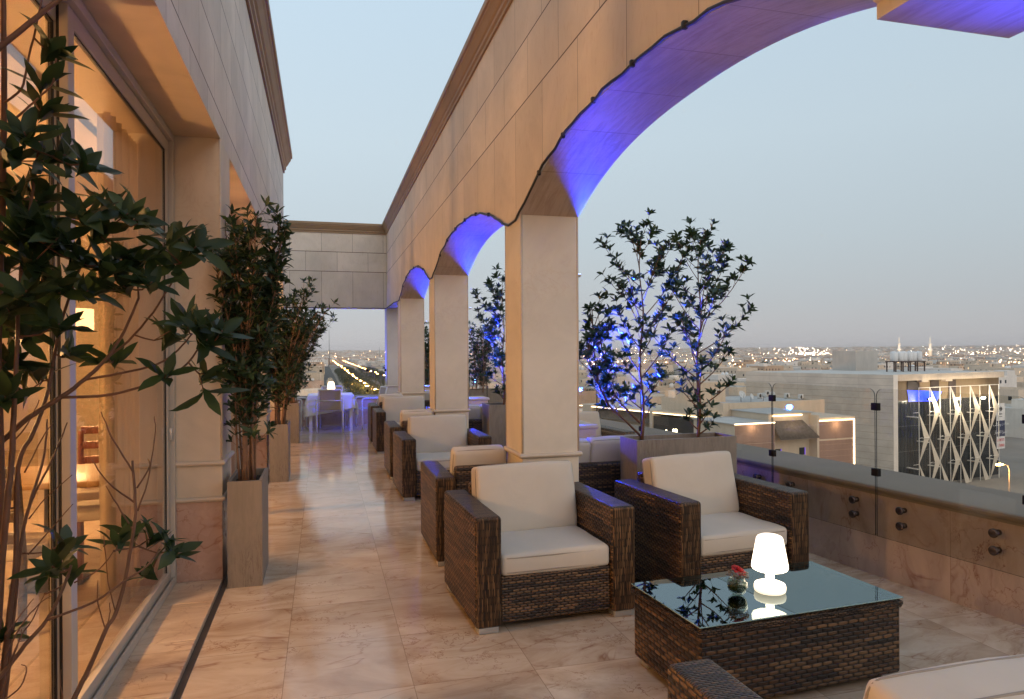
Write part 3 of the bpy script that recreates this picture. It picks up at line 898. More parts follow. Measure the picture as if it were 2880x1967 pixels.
# ================================================================== FURNITURE
_cc = [0]
def cushion_bm(w, d, h, r=.026, puff=.012, nx=10, ny=10):
    """soft box, w along x, d along y, h along z, centred on the origin; crowned top and bottom"""
    bm = bmesh.new()
    bmesh.ops.create_cube(bm, size=1)
    for v in bm.verts: v.co = Vector((v.co.x * w, v.co.y * d, v.co.z * h))
    bmesh.ops.bevel(bm, geom=bm.edges[:], offset=r, segments=3, profile=.55, affect='EDGES')
    bmesh.ops.subdivide_edges(bm, edges=[e for e in bm.edges if e.calc_length() > .12], cuts=7, use_grid_fill=True)
    _cc[0] += 1; rr = random.Random(_cc[0] * 13)
    from mathutils import noise as mn
    off = Vector((rr.random() * 50, rr.random() * 50, 0))
    a1, a2 = rr.random() * 6, rr.random() * 6
    for v in bm.verts:
        x, y, z = v.co.x / (w / 2), v.co.y / (d / 2), v.co.z / (h / 2)
        fx = max(0, 1 - x * x); fy = max(0, 1 - y * y); fz = max(0, 1 - z * z)
        k = puff * (1 + .25 * math.sin(3 * x + a1) * math.cos(2.5 * y + a2))
        v.co.z += (1 if z > 0 else -1) * k * math.sqrt(fx * fy) * (1 if abs(z) > .5 else 0)
        v.co.y += (1 if y > 0 else -1) * k * .45 * math.sqrt(fx * fz) * (1 if abs(y) > .8 else 0)
        v.co.x += (1 if x > 0 else -1) * k * .45 * math.sqrt(fy * fz) * (1 if abs(x) > .8 else 0)
        nn_ = mn.noise_vector(v.co * 5.5 + off); v.co += Vector((nn_.x * .004, nn_.y * .004, nn_.z * .006))
    return bm
def cushion(w, d, h, name, parent, Mx, **kw):
    bm = cushion_bm(w, d, h, **kw)
    bm.verts.index_update()
    m = MB(); m.add([Mx @ v.co for v in bm.verts], [[v.index for v in f.verts] for f in bm.faces], True); bm.free()
    o = m.build(name, M['cushion'], parent)
    r = .03
    for sz in (-1, 1):
        pts = []
        x, y = w / 2 - .004, d / 2 - .004; z = sz * (h / 2 - .022)
        for (cx_, cy_, a0) in ((x - r, y - r, 0), (-x + r, y - r, 90), (-x + r, -y + r, 180), (x - r, -y + r, 270)):
            for i in range(5):
                a = R(a0 + i * 22.5); pts.append((cx_ + (r) * math.cos(a), cy_ + (r) * math.sin(a), z))
        # follow the crowned sides
        q = []
        for i in range(len(pts)):
            p0, p1 = Vector(pts[i]), Vector(pts[(i + 1) % len(pts)])
            L = (p1 - p0).length; nn = max(1, int(L / .07))
            for j in range(nn): q.append(p0.lerp(p1, j / nn))
        puff = kw.get('puff', .012)
        q = [Vector((p.x * (1 + puff * .5 / (w / 2) * math.sqrt(max(0, 1 - (p.y / (d / 2)) ** 2))), p.y * (1 + puff * .5 / (d / 2) * math.sqrt(max(0, 1 - (p.x / (w / 2)) ** 2))), p.z)) for p in q]
        pm = MB(); pm.tube([Mx @ p for p in q], .0042, 6, closed=True)
        pm.build('piping', M['piping'], o)
    return o

def armchair(label, W=1.0, D=.86, left=True, right=True, n_cush=1, group='brown wicker armchairs', name='wicker_armchair', cat='armchair', backz=.73):
    """front at -y, origin on the floor at the middle"""
    t = thing(name, label, cat, (0, 0, 0), 0, group)
    aw = .155; ah = .665; y0, y1 = -D / 2, D / 2
    xl, xr = -W / 2, W / 2
    il, ir = (xl + aw if left else xl), (xr - aw if right else xr)
    for s, on in ((-1, left), (1, right)):
        if not on: continue
        a, b = (xl, xl + aw) if s < 0 else (xr - aw, xr)
        m = MB(); m.rbox(a, b, y0, y1, .035, ah, .022, 4)
        o = m.build('arm', M['wick'], t, wn=True)
        o.data.materials.append(M['wickv']); o.data.materials.append(M['wickt'])
        for p in o.data.polygons:
            if abs(p.normal.y) > .7: p.material_index = 1
            elif p.normal.z > .7: p.material_index = 2
        for yy in (y0 + .06, y1 - .06):
            f_ = MB(); f_.rbox(a + .018, b - .018, yy - .045, yy + .045, 0, .036, .004, 2); f_.build('foot', M['foot'], t)
    m = MB(); m.rbox(il + .001, ir - .001, y0 + .03, y0 + .09, .045, .31, .012, 3)
    m.build('front_panel', M['wick'], t, wn=True)
    m = MB(); m.box(il + .002, ir - .002, y0 + .085, y1 - .2, .26, .30); m.build('seat_deck', M['wick'], t)
    m = MB(); m.rbox(il + .001, ir - .001, y1 - .15, y1 - .05, .06, backz, .03, 4)
    m.build('backrest', M['wick'], t, wn=True)
    cw = (ir - il - .006) / n_cush
    for i in range(n_cush):
        xc = il + .003 + cw * (i + .5)
        sd = D - .30
        cushion(cw - .006, sd + .04, .125, 'seat_cushion', t, Matrix.Translation((xc, y0 + .025 + (sd + .04) / 2, .372)), puff=.012)
        ry_ = rng.uniform(-1.6, 1.6)
        cushion(cw - .012, .44, .15, 'back_cushion', t,
                Matrix.Translation((xc, y1 - .235, .628)) @ Matrix.Rotation(R(ry_), 4, 'Y') @ Matrix.Rotation(R(-11 + ry_), 4, 'X') @ Matrix.Rotation(R(90), 4, 'X'), puff=.020)
    return t

A = armchair('large brown wicker armchair with cream cushions, nearest of the row, front turned to the viewer')
A.location = (1.305, 4.315, 0); A.rotation_euler.z = .045
def put(label, x, y, rz): return dup(A, (x, y, 0), rz, label)
A2 = armchair('brown wicker armchair behind the coffee table in front of the long concrete trough')
A2.location = (2.575, 4.36, 0); A2.rotation_euler.z = .09
C3 = armchair('wide brown wicker sofa cut off at the bottom right corner, its back to the viewer', W=1.75, n_cush=2, group='wicker sofas', name='wicker_sofa', cat='sofa')
C3.location = (1.875, 1.515, 0); C3.rotation_euler.z = math.pi + .03
put('cream cushioned wicker armchair in front of the second pillar', 1.31, 8.02, .02)
put('cream cushioned wicker armchair in front of the third pillar, small in the distance', 1.31, 11.66, .0)
B = armchair('wicker seat with its back to the viewer tucked beside the nearest pillar', W=.585, right=True, left=False, group='wicker seats beside the pillars', name='wicker_corner_armchair')
B.location = (1.10, 5.62, 0); B.rotation_euler.z = math.pi
dup(B, (1.10, 9.33, 0), math.pi, 'wicker seat with its back to the viewer beside the second pillar')
dup(B, (1.10, 12.93, 0), math.pi, 'wicker seat with its back to the viewer beside the third pillar')
S = armchair('wicker sofa with two blue lit back cushions seen between the nearest pillar and the trough', W=1.35, D=.72, n_cush=2, group='wicker sofas', name='wicker_sofa', cat='sofa', backz=.66)
S.location = (2.2, 5.82, 0); S.rotation_euler.z = math.pi
dup(S, (2.15, 10.0 - .1, 0), math.pi, 'wicker sofa glowing blue behind the second pillar')
dup(S, (2.1, 14.0, 0), math.pi, 'wicker sofa behind the third pillar')
dup(A, (2.98, 7.9, 0), .1, 'dark wicker armchair seen just right of the nearest pedestal')

# coffee table
ct = thing('coffee_table', 'low brown wicker coffee table with a glass top', 'coffee table', (2.116, 3.06, 0), .06)
tw, td = 1.145, .625
m = MB(); m.rbox(-tw / 2 + .01, tw / 2 - .01, -td / 2 + .01, td / 2 - .01, .035, .388, .018, 3)
o = m.build('body', M['wickl'], ct, wn=True)
o.data.materials.append(M['wickt'])
for p in o.data.polygons:
    if p.normal.z > .7: p.material_index = 1
m = MB()
for q in range(3):
    z = .372 + .006 * q; e = .004 + .001 * q
    pts = []
    nn = 90
    for i in range(nn):
        s_ = i / nn * 4; k = int(s_); f_ = s_ - k
        c4 = [(-tw / 2, -td / 2), (tw / 2, -td / 2), (tw / 2, td / 2), (-tw / 2, td / 2)]
        p0, p1 = c4[k], c4[(k + 1) % 4]
        pts.append((p0[0] + (p1[0] - p0[0]) * f_, p0[1] + (p1[1] - p0[1]) * f_, z - .004 + .004 * math.sin(i * 2.2 + q * 2.1)))
    m.tube(pts, .006, 6, closed=True)
m.build('braided_rim', M['wickt'], ct)
for sx in (-1, 1):
    for sy in (-1, 1):
        m = MB(); m.rbox(sx * (tw / 2 - .07) - .035, sx * (tw / 2 - .07) + .035, sy * (td / 2 - .07) - .035, sy * (td / 2 - .07) + .035, 0, .036, .004, 2)
        m.build('foot', M['foot'], ct)
# glass top: strongly reflecting sheet
t_ = NT('table_glass'); t_.t.nodes.remove(t_.b)
tr = t_.n('ShaderNodeBsdfTransparent'); tr.inputs[0].default_value = (.80, .90, .90, 1)
gl = t_.n('ShaderNodeBsdfGlossy'); gl.inputs['Roughness'].default_value = .012; gl.inputs[0].default_value = (.78, .92, .95, 1)
lw = t_.n('ShaderNodeFresnel'); lw.inputs['IOR'].default_value = 3.1
nz = t_.noise(t_.tc('Object'), 3, 2); bp_ = t_.n('ShaderNodeBump'); bp_.inputs['Strength'].default_value = .02; bp_.inputs['Distance'].default_value = .01
t_.L(nz.outputs[0], bp_.inputs['Height']); t_.L(bp_.outputs[0], gl.inputs['Normal'])
mx = t_.n('ShaderNodeMixShader'); t_.L(lw.outputs[0], mx.inputs[0]); t_.L(tr.outputs[0], mx.inputs[1]); t_.L(gl.outputs[0], mx.inputs[2]); t_.L(mx.outputs[0], t_.out.inputs[0])
M['table_glass'] = t_.m
m = MB(); m.rbox(-tw / 2 + .002, tw / 2 - .002, -td / 2 + .002, td / 2 - .002, .3985, .4045, .002, 2)
o = m.build('glass_top', M['table_glass'], ct, wn=True)
edge = simple('pale_green_glass_edge', (.28, .42, .40), .15)
o.data.materials.append(edge)
for p in o.data.polygons:
    if abs(p.normal.z) < .9: p.material_index = 1

# table lamps: one moulded glowing shell
def table_lamp(label, loc, mat, k=1.0, light=3.0):
    t = thing('table_lamp', label, 'lamp', loc, 0)
    m = MB(); m.lathe([(.0, .0), (.068, .0), (.074, .005), (.076, .015), (.076, .028), (.072, .038), (.055, .045), (.026, .049), (.021, .055), (.021, .115)], n=40)
    m.build('base', mat, t)
    m = MB(); m.lathe([(.0, .108), (.075, .108), (.083, .112), (.087, .120), (.086, .135), (.064, .262), (.058, .272), (.045, .278), (.0, .280)], n=40)
    m.build('shade', mat, t)
    t.scale = (k, k, k)
    m = MB(); m.lathe([(0, -.0005), (.060, -.0005), (.060, -.003 + .0032), (0, -.003 + .0032)], n=32); m.build('foot_ring', M['black'], t)
    return t
table_lamp('glowing white table lamp standing on the glass coffee table', (2.135, 3.03, .406), M['lamp'])
point('lamp_light', (2.135, 3.03, .90), .0001, (1, .7, .4), .05)

# vase with a red rose
vs_ = thing('flower_vase', 'small round glass vase with a red rose and white filler flowers beside the lamp', 'vase', (1.955, 3.035, .4055))
prof = [(.0, .0), (.024, .0), (.027, .004), (.043, .02), (.050, .042), (.047, .064), (.036, .080), (.034, .084), (.031, .082), (.044, .062), (.046, .042), (.04, .022), (.022, .008), (.0, .007)]
m = MB(); m.lathe(prof, n=40); m.build('bowl', glass('vase_glass', (.90, .94, .90), 1.3), vs_)
m = MB(); m.lathe([(.0, .016), (.030, .016), (.0435, .030), (.0445, .048), (.040, .056), (.0, .057)], n=36)
m.build('wrapped_leaf', simple('dark_green_leaf_lining', (.02, .04, .012), .25, nscale=40, namp=.5), vs_)
m = MB(); rr = random.Random(3)
for i in range(14):
    a = rr.random() * 6.28; r_ = rr.random() * .012
    m.tube([(r_ * math.cos(a), r_ * math.sin(a), .05), (r_ * 2.5 * math.cos(a), r_ * 2.5 * math.sin(a), .10)], .0012, 5)
m.build('stems', simple('green_stem', (.10, .16, .05), .5), vs_)
m = MB()
for i in range(230):
    a = rr.random() * 6.28; e_ = rr.random() ** .6
    rad = .020 + .034 * e_; z = .084 + .026 * rr.random() + .012 * math.cos(e_ * 2)
    c = (rad * math.cos(a), rad * math.sin(a), z); s_ = .0016 + .0022 * rr.random()
    m.lathe([(0, -s_), (s_ * .8, -s_ * .5), (s_, 0), (s_ * .8, s_ * .5), (0, s_)], c, 5)
    if i % 3 == 0: m.tube([(0, 0, .075), c], .0005, 3)
m.build('filler_flowers', simple('white_tiny_flowers', (.27, .22, .17), .8, nscale=200, namp=.3), vs_)
m = MB()
RM = Matrix.Translation((.006, -.008, .124)) @ Matrix.Rotation(R(14), 4, 'Y') @ Matrix.Rotation(R(26), 4, 'X')
V = []; F = []
for j in range(7):
    for i in range(12):
        a_, b_ = math.pi * j / 6, 2 * math.pi * i / 12
        V.append(RM @ Vector((.017 * math.sin(a_) * math.cos(b_), .017 * math.sin(a_) * math.sin(b_), .011 * math.cos(a_))))
F = [(j * 12 + i, j * 12 + (i + 1) % 12, (j + 1) * 12 + (i + 1) % 12, (j + 1) * 12 + i) for j in range(6) for i in range(12)]
m.add(V, F, True)
for ring in range(6):
    nr = 5 + ring; rad = .005 + .0050 * ring
    for k in range(nr):
        a0 = 2 * math.pi * (k + ring * .37) / nr; wdt = 2 * math.pi / nr * .75
        V = []; 
        for j in range(4):
            for i in range(4):
                a = a0 + (i / 3 - .5) * wdt; hgt = j / 3
                rr_ = rad * (.5 + .62 * hgt ** .7) + (.0025 * hgt ** 3 * ring / 3)
                zz = -.008 + (.020 - .0016 * ring) * hgt - .002 * hgt ** 4 * ring
                V.append(RM @ Vector((rr_ * math.cos(a), rr_ * math.sin(a), zz)))
        F = [(j * 4 + i, j * 4 + i + 1, j * 4 + i + 5, j * 4 + i + 4) for j in range(3) for i in range(3)]
        m.add(V, F, True)
m.build('red_rose', simple('red_rose_petal', (.34, .003, .006), .85, nscale=80, namp=.3), vs_)

# ------------------------------------------------------------------ dining set at the far end
dt = thing('dining_table', 'square white dining table under a white cloth at the far end', 'table', (.16, 15.2, 0))
for sx in (-1, 1):
    for sy in (-1, 1):
        m = MB(); m.box(sx * .40 - .03, sx * .40 + .03, sy * .38 - .03, sy * .38 + .03, 0, .71); m.build('leg', M['white_metal'], dt)
m = MB(); m.box(-.44, .44, -.42, .42, .712, .735); m.build('tabletop', M['white_metal'], dt)
# cloth: square laid diagonally enough to drop uneven corners
N = 61; Lc = .78; V = []; F = []
for j in range(N):
    for i in range(N):
        a = (i / (N - 1) * 2 - 1) * Lc; b = (j / (N - 1) * 2 - 1) * Lc
        c0, s0 = math.cos(R(9)), math.sin(R(9))
        x, y = a * c0 - b * s0, a * s0 + b * c0
        hx, hy = .452, .432
        ox, oy = max(0, abs(x) - hx), max(0, abs(y) - hy)
        drop = math.hypot(ox, oy) if (ox and oy) else ox + oy
        px = math.copysign(min(abs(x), hx), x) ; py = math.copysign(min(abs(y), hy), y)
        z = .739 - max(0, drop - .008)
        sw = .045 * min(1, drop / .25)
        wave = math.sin(17 * (y if ox > oy else x) + 2) * .5 + .5
        px += math.copysign(sw * (.35 + .65 * wave) if ox else 0, x); py += math.copysign(sw * (.35 + .65 * wave) if oy else 0, y)
        if ox and oy:
            px += math.copysign(.05 * min(1, drop / .2), x); py += math.copysign(.05 * min(1, drop / .2), y)
        V.append((px, py, z))
for j in range(N - 1):
    for i in range(N - 1): F.append((j * N + i, j * N + i + 1, (j + 1) * N + i + 1, (j + 1) * N + i))
m = MB(); m.add(V, F, True)
o = m.build('tablecloth', M['cloth'], None, (.16, 15.2, 0)); tag(o, 'white cloth draped unevenly over the far dining table', 'tablecloth')
sm = o.modifiers.new('s', 'SOLIDIFY'); sm.thickness = .002
l2 = table_lamp('small glowing table lamp on the white clothed dining table', (.17, 15.12, .742), M['lamp_far'], .82)
l2.scale = (.92, .92, .92)
def dining_chair(label):
    """seat toward -y open side, back at +y"""
    t = thing('dining_chair', label, 'chair', (0, 0, 0), 0, 'white framed dining chairs')
    W = .56
    for s in (-1, 1):
        x = s * (W / 2 - .02)
        m = MB(); m.tube([(x, -.24, 0), (x, -.245, .30), (x, -.25, .60), (x, -.235, .64), (x, -.19, .65), (x, .24, .645)], .017, 8); m.build('arm_frame', M['white_metal'], t)
        m = MB(); m.tube([(x * .98, .27, 0), (x * .98, .22, .40), (x * .98, .25, .64)], .017, 8); m.build('leg', M['white_metal'], t)
        m = MB(); m.tube([(s * .215, .18, .42), (s * .215, .24, .62), (s * .215, .30, .86)], .016, 8); m.build('back_upright', M['white_metal'], t)
    m = MB(); m.box(-.205, .205, -.22, .2, .415, .43); m.build('seat', M['sling'], t)
    V = [(sx, y, z) for (y, z) in ((.19, .44), (.215, .52), (.24, .62), (.27, .74), (.30, .858)) for sx in (-.2, .2)]
    m = MB(); m.add(V, [(2 * i, 2 * i + 1, 2 * i + 3, 2 * i + 2) for i in range(4)]); o = m.build('back_sling', M['sling'], t)
    so = o.modifiers.new('s', 'SOLIDIFY'); so.thickness = .008
    for (xa_, ya_, za_, ra_) in ((.215, .30, .86, .016), (W / 2 - .02, .245, .64, .013), (W / 2 - .02, -.23, .41, .013)):
        m = MB(); m.tube([(-xa_, ya_, za_), (xa_, ya_, za_)], ra_, 8); m.build('rail', M['white_metal'], t)
    return t
d1 = dining_chair('white framed dining chair with beige sling back, its back to the viewer')
d1.location = (.135, 14.63 + .18, 0); d1.rotation_euler.z = math.pi
dup(d1, (.98, 15.25, 0), R(-78), 'white framed dining chair right of the far table, seen from the side')
dup(d1, (-.62, 15.35, 0), R(80), 'white framed dining chair left of the far table, half hidden by plants')
dup(d1, (.2, 15.78, 0), 0, 'white framed dining chair behind the far table, hidden by the cloth')

# ------------------------------------------------------------------ planters
def planter(label, loc, w, d, h, group, rz=0, name='concrete_planter'):
    t = thing(name, label, 'planter', loc, rz, group)
    m = MB(); th = .022
    m.box(-w / 2, w / 2, -d / 2, -d / 2 + th, 0, h); m.box(-w / 2, w / 2, d / 2 - th, d / 2, 0, h)
    m.box(-w / 2, -w / 2 + th, -d / 2 + th, d / 2 - th, 0, h); m.box(w / 2 - th, w / 2, -d / 2 + th, d / 2 - th, 0, h)
    m.box(-w / 2 + th, w / 2 - th, -d / 2 + th, d / 2 - th, 0, .02)
    m.build('box', M['planter'], t)
    m = MB(); nx, ny = 12, 12; V = []
    for j in range(ny):
        for i in range(nx):
            V.append((-w / 2 + th + (w - 2 * th) * i / (nx - 1), -d / 2 + th + (d - 2 * th) * j / (ny - 1), h - .05 + rng.uniform(-.012, .012)))
    m.add(V, [(j * nx + i, j * nx + i + 1, (j + 1) * nx + i + 1, (j + 1) * nx + i) for j in range(ny - 1) for i in range(nx - 1)], True)
    m.build('soil', M['soil'], t)
    return t
planter('tall narrow brown concrete planter beside the nearest stone pilaster', (-.52, 5.40, 0), .225, .56, .725, 'tall planters along the facade')
planter('tall narrow brown concrete planter at the second pilaster', (-.53, 9.46, 0), .225, .56, .715, 'tall planters along the facade')
planter('tall grey concrete planter farthest along the facade near the dining table', (-.52, 13.3, 0), .225, .56, .71, 'tall planters along the facade')
planter('planter at the viewer holding the foreground plant, below the picture', (-.52, 1.33, 0), .225, .56, .725, 'tall planters along the facade')
planter('long grey concrete trough holding two trees, left end lit blue', (2.815, 5.21, 0), .90, .30, .90, None, .03, 'concrete_trough')
planter('tall grey concrete planter with a blue side, right of the second pillar', (2.36, 9.2, 0), .50, .42, .90, None)
planter('grey planter with a dark bush behind the second pedestal', (2.85, 12.6, 0), .9, .35, .92, None)
#PART4

# ================================================================== PLANTS
LT_FINE = ([(0, 0, 0)] + [(sx * w, t, z + (abs(sx) * .035)) for t, w, z in ((.12, .055, .012), (.34, .125, .02), (.62, .13, .0), (.84, .065, -.05)) for sx in (-1, 0, 1)] + [(0, 1, -.11)])
LF_FINE = [(0, 2, 1), (0, 3, 2)] + [(1 + 3 * r + c, 2 + 3 * r + c, 5 + 3 * r + c, 4 + 3 * r + c) for r in range(3) for c in range(2)] + [(10, 11, 13), (11, 12, 13)]
LT_LOW = [(0, 0, 0), (-.14, .42, .03), (0, .45, 0), (.14, .42, .03), (0, 1, -.08)]
LF_LOW = [(0, 2, 1), (0, 3, 2), (1, 2, 4), (2, 3, 4)]
class Leaves:
    def __init__(s): s.a = []
    def leaf(s, pos, d, nrm, L, w=1.0): s.a.append((pos, d, nrm, L, w))
    def rosette(s, r, pos, axis, n, L, open_=(35, 80), w=1.0):
        axis = axis.normalized(); u = axis.orthogonal().normalized(); v = axis.cross(u)
        a0 = r.random() * 6.28
        for k in range(n):
            a = a0 + k * 2.4 + r.uniform(-.25, .25)
            th = R(open_[0] + (open_[1] - open_[0]) * (1 - k / max(1, n - 1)) + r.uniform(-8, 8))
            rad = u * math.cos(a) + v * math.sin(a)
            d = axis * math.cos(th) + rad * math.sin(th)
            d = (d + Vector((0, 0, .12 * r.random()))).normalized()
            nrm = (axis - d * axis.dot(d))
            nrm = nrm.normalized() if nrm.length > 1e-3 else u
            s.leaf(pos - axis * (.0045 * k * L / .1) , d, nrm, L * r.uniform(.72, 1.12) * (.75 + .25 * (n - k) / n), w)
    def build(s, name, mat, parent, fine=True):
        T = np.array(LT_FINE if fine else LT_LOW, 'f'); F = LF_FINE if fine else LF_LOW
        n = len(s.a); k = len(T)
        if n == 0: return None
        P = np.array([tuple(x[0]) for x in s.a], 'f'); D = np.array([tuple(x[1]) for x in s.a], 'f'); Nn = np.array([tuple(x[2]) for x in s.a], 'f')
        L = np.array([x[3] for x in s.a], 'f'); W = np.array([x[4] for x in s.a], 'f')
        S_ = np.cross(D, Nn)
        rs = np.random.RandomState(5); curl = rs.uniform(-.2, 1.3, n).astype('f')
        V = P[:, None, :] + L[:, None, None] * (T[None, :, 0:1] * W[:, None, None] * S_[:, None, :] + T[None, :, 1:2] * D[:, None, :] + (T[None, :, 2:3] * curl[:, None, None]) * Nn[:, None, :])
        V = V.reshape(-1, 3)
        me = bpy.data.meshes.new(name)
        faces = []
        for i in range(n):
            b = i * k
            for f_ in F: faces.append([b + q for q in f_])
        me.from_pydata(V.tolist(), [], faces)
        me.polygons.foreach_set('use_smooth', [True] * len(faces))
        me.materials.append(mat)
        o = bpy.data.objects.new(name, me); COL.objects.link(o); o.parent = parent
        return o

def curve_pts(p0, d0, L, n, bend, r, wob=.06):
    pts = [p0.copy()]; d = d0.normalized()
    for i in range(n):
        d = (d + bend / n + Vector((r.uniform(-wob, wob), r.uniform(-wob, wob), r.uniform(-wob, wob)))).normalized()
        pts.append(pts[-1] + d * (L / n))
    return pts

def shrub(label, base, h, seed, n_stems=8, spread=.28, rbase=.07, z0=.25, L=.075, dens=1.0, tw=.16, lean=(0, 0), group=None, low=.15, name='potted_shrub', fine=False, cat='potted plant', xlim=None):
    """many thin canes from one pot; loc = soil level"""
    r = random.Random(seed)
    t = thing(name, label, cat, base, 0, group)
    st_ = MB(); lv = Leaves()
    for k in range(n_stems):
        a = k * 2.4 + r.random(); rb = rbase * math.sqrt(r.random())
        p0 = Vector((rb * math.cos(a), rb * math.sin(a) * 1.8, -.03))
        hh = h * (1 - .38 * (k / n_stems) * r.uniform(.5, 1.2))
        tip = Vector((spread * math.cos(a) * r.uniform(.3, 1) + lean[0], spread * 1.5 * math.sin(a) * r.uniform(.3, 1) + lean[1], hh))
        n = 9; pts = []
        ox, oy = r.uniform(-.03, .03), r.uniform(-.03, .03)
        for i in range(n + 1):
            q = i / n
            pts.append(p0.lerp(tip, q) + Vector((ox * math.sin(q * 5), oy * math.sin(q * 4), 0)) - Vector((tip.x * .25, tip.y * .25, 0)) * math.sin(q * math.pi))
        st_.tube(pts, [.0075 * (1 - .7 * i / n) + .0015 for i in range(n + 1)], 6)
        nt = int(hh / .05 * dens)
        for j in range(nt):
            q = low + (1 - low) * (j + r.random()) / nt
            if q < z0 and r.random() > .28: continue
            i = min(n - 1, int(q * n)); p = pts[i].lerp(pts[i + 1], q * n - i)
            az = r.random() * 6.28; el = R(r.uniform(15, 60))
            d = Vector((math.cos(az) * math.cos(el), math.sin(az) * math.cos(el), math.sin(el)))
            ln = tw * r.uniform(.4, 1.2) * (1.15 - .55 * q)
            tp = curve_pts(p, d, ln, 3, Vector((0, 0, .5)), r)
            if xlim is not None and (base[0] + tp[-1].x) < xlim: continue
            st_.tube(tp, [.0028, .002, .0016, .0012], 4)
            lv.rosette(r, tp[-1], tp[-1] - tp[-2], r.randint(5, 7), L, w=1.2)
            if r.random() < .6: lv.rosette(r, tp[1], (tp[1] - tp[0]) + Vector((0, 0, .05)), 3, L * .9)
        lv.rosette(r, pts[-1], pts[-1] - pts[-2], 6, L)
    st_.build('stem', M['stemlit'], t)
    lv.build('foliage', M['leaf'], t, fine)
    return t
shrub('tall dense potted shrub in the nearest narrow planter against the facade', (-.52, 5.38, .69), 1.92, 11, 13, .30, .06, .34, .095, 1.5, .19, lean=(.06, .0), group='potted shrubs along the facade', xlim=-.86, fine=True)
shrub('potted shrub in the second narrow planter, arching out over the aisle', (-.53, 9.44, .68), 1.80, 12, 12, .42, .06, .14, .105, 1.4, .26, lean=(.24, 0), group='potted shrubs along the facade')
shrub('potted shrub in the farthest narrow planter with leaves against the city view', (-.52, 13.28, .68), 1.62, 15, 13, .50, .06, .12, .12, 1.4, .32, lean=(.28, 0), group='potted shrubs along the facade')

def tree(label, base, h, seed, crown, L=.095, nb=22, r0=.014, t0=.12, lean=(0, 0), extra=None, leaves=(5, 8), fine=True, group='trees in concrete planters', dens=1.0):
    r = random.Random(seed)
    t = thing('potted_tree', label, 'tree', base, 0, group)
    st_ = MB(); lv = Leaves()
    n = 14; pts = [Vector((lean[0] * (i / n) + .012 * math.sin(i * .9), lean[1] * (i / n) + .012 * math.cos(i * 1.1), -.04 + (h + .04) * i / n)) for i in range(n + 1)]
    st_.tube(pts, [r0 * (1 - .82 * i / n) for i in range(n + 1)], 8)
    def branch(p, d, ln, rad, m=5, bend=.55):
        bp = curve_pts(p, d, ln, m, Vector((0, 0, bend)), r, .09)
        st_.tube(bp, [rad * (1 - .75 * i / m) + .001 for i in range(m + 1)], 5)
        nt = max(3, int(ln / .07 * dens))
        for j in range(nt):
            q = .28 + .72 * (j + .5) / nt; i = min(m - 1, int(q * m)); p_ = bp[i].lerp(bp[i + 1], q * m - i)
            az = r.random() * 6.28
            dd = ((bp[i + 1] - bp[i]).normalized() + Vector((math.cos(az), math.sin(az), r.uniform(-.1, .7))) * .9).normalized()
            tl = r.uniform(.03, .12)
            tp = curve_pts(p_, dd, tl, 2, Vector((0, 0, .4)), r)
            st_.tube(tp, [.002, .0015, .001], 4)
            lv.rosette(r, tp[-1], tp[-1] - tp[-2], r.randint(*leaves), L, w=1.35)
        lv.rosette(r, bp[-1], bp[-1] - bp[-2], leaves[1], L, w=1.35)
    for k in range(nb):
        q = t0 + (1 - t0) * (k + r.random() * .6) / nb
        i = min(n - 1, int(q * n)); p = pts[i].lerp(pts[i + 1], q * n - i)
        az = k * 2.4 + r.uniform(-.4, .4); el = R(r.uniform(20, 48))
        prof = math.sin(min(1, (q - t0 * .3) / .55) * math.pi / 2) * (1 - max(0, (q - .55) / .5) ** 1.6)
        ln = crown * r.uniform(.7, 1.15) * max(.22, prof)
        branch(p, Vector((math.cos(az) * math.cos(el), math.sin(az) * math.cos(el), math.sin(el))), ln, .0065 * (1.15 - q))
    lv.rosette(r, pts[-1], Vector((0, 0, 1)), 8, L)
    for ex in (extra or []):
        ep = [Vector(q) for q in ex]
        st_.tube(ep, [.009 * (1 - .7 * i / (len(ep) - 1)) + .0015 for i in range(len(ep))], 6)
        for i in range(2, len(ep)):
            for q_ in range(4):
                az = r.random() * 6.28; el = R(r.uniform(10, 60))
                branch(ep[i - 1].lerp(ep[i], r.random()), Vector((math.cos(az) * math.cos(el), math.sin(az) * math.cos(el), math.sin(el))), r.uniform(.12, .26), .004, 4)
    st_.build('trunk', M['stem'], t)
    lv.build('crown', M['leaf'], t, fine)
    return t
b1 = at(1806, 1231, 5.78); b1.z = .86; b2 = at(1963, 1224, 5.86); b2.z = .86
def rel(b, x, y, dpt):
    q = at(x, y, dpt) - b; return tuple(q)
tree('slender tree at the left of the long trough, its low branches lit bright blue', b1, 1.70, 21, .60, nb=24, t0=.12, L=.080, leaves=(6, 9), dens=1.3,
     extra=[[rel(b1, 1800, 1225, 5.78), rel(b1, 1760, 1185, 5.75), rel(b1, 1710, 1140, 5.72), rel(b1, 1682, 1080, 5.7), rel(b1, 1672, 1010, 5.68), rel(b1, 1668, 940, 5.68), rel(b1, 1665, 870, 5.7)],
            [rel(b1, 1712, 1142, 5.72), rel(b1, 1690, 1100, 5.66), rel(b1, 1662, 1040, 5.6), rel(b1, 1652, 970, 5.58)],
            [rel(b1, 1800, 1190, 5.78), rel(b1, 1745, 1135, 5.85), rel(b1, 1700, 1060, 5.9), rel(b1, 1690, 960, 5.92)]])
tree('fuller tree at the right of the long trough, dark against the dusk sky', b2, 1.68, 22, .60, nb=32, t0=.03, lean=(.03, 0), L=.082, leaves=(6, 9), dens=1.15)
b3 = Vector((2.36, 9.2, .86))
tree('slim blue lit tree between the second and the nearest pillar', b3, 1.72, 23, .55, nb=26, t0=.02, L=.11, leaves=(7, 10), fine=False, dens=1.3)
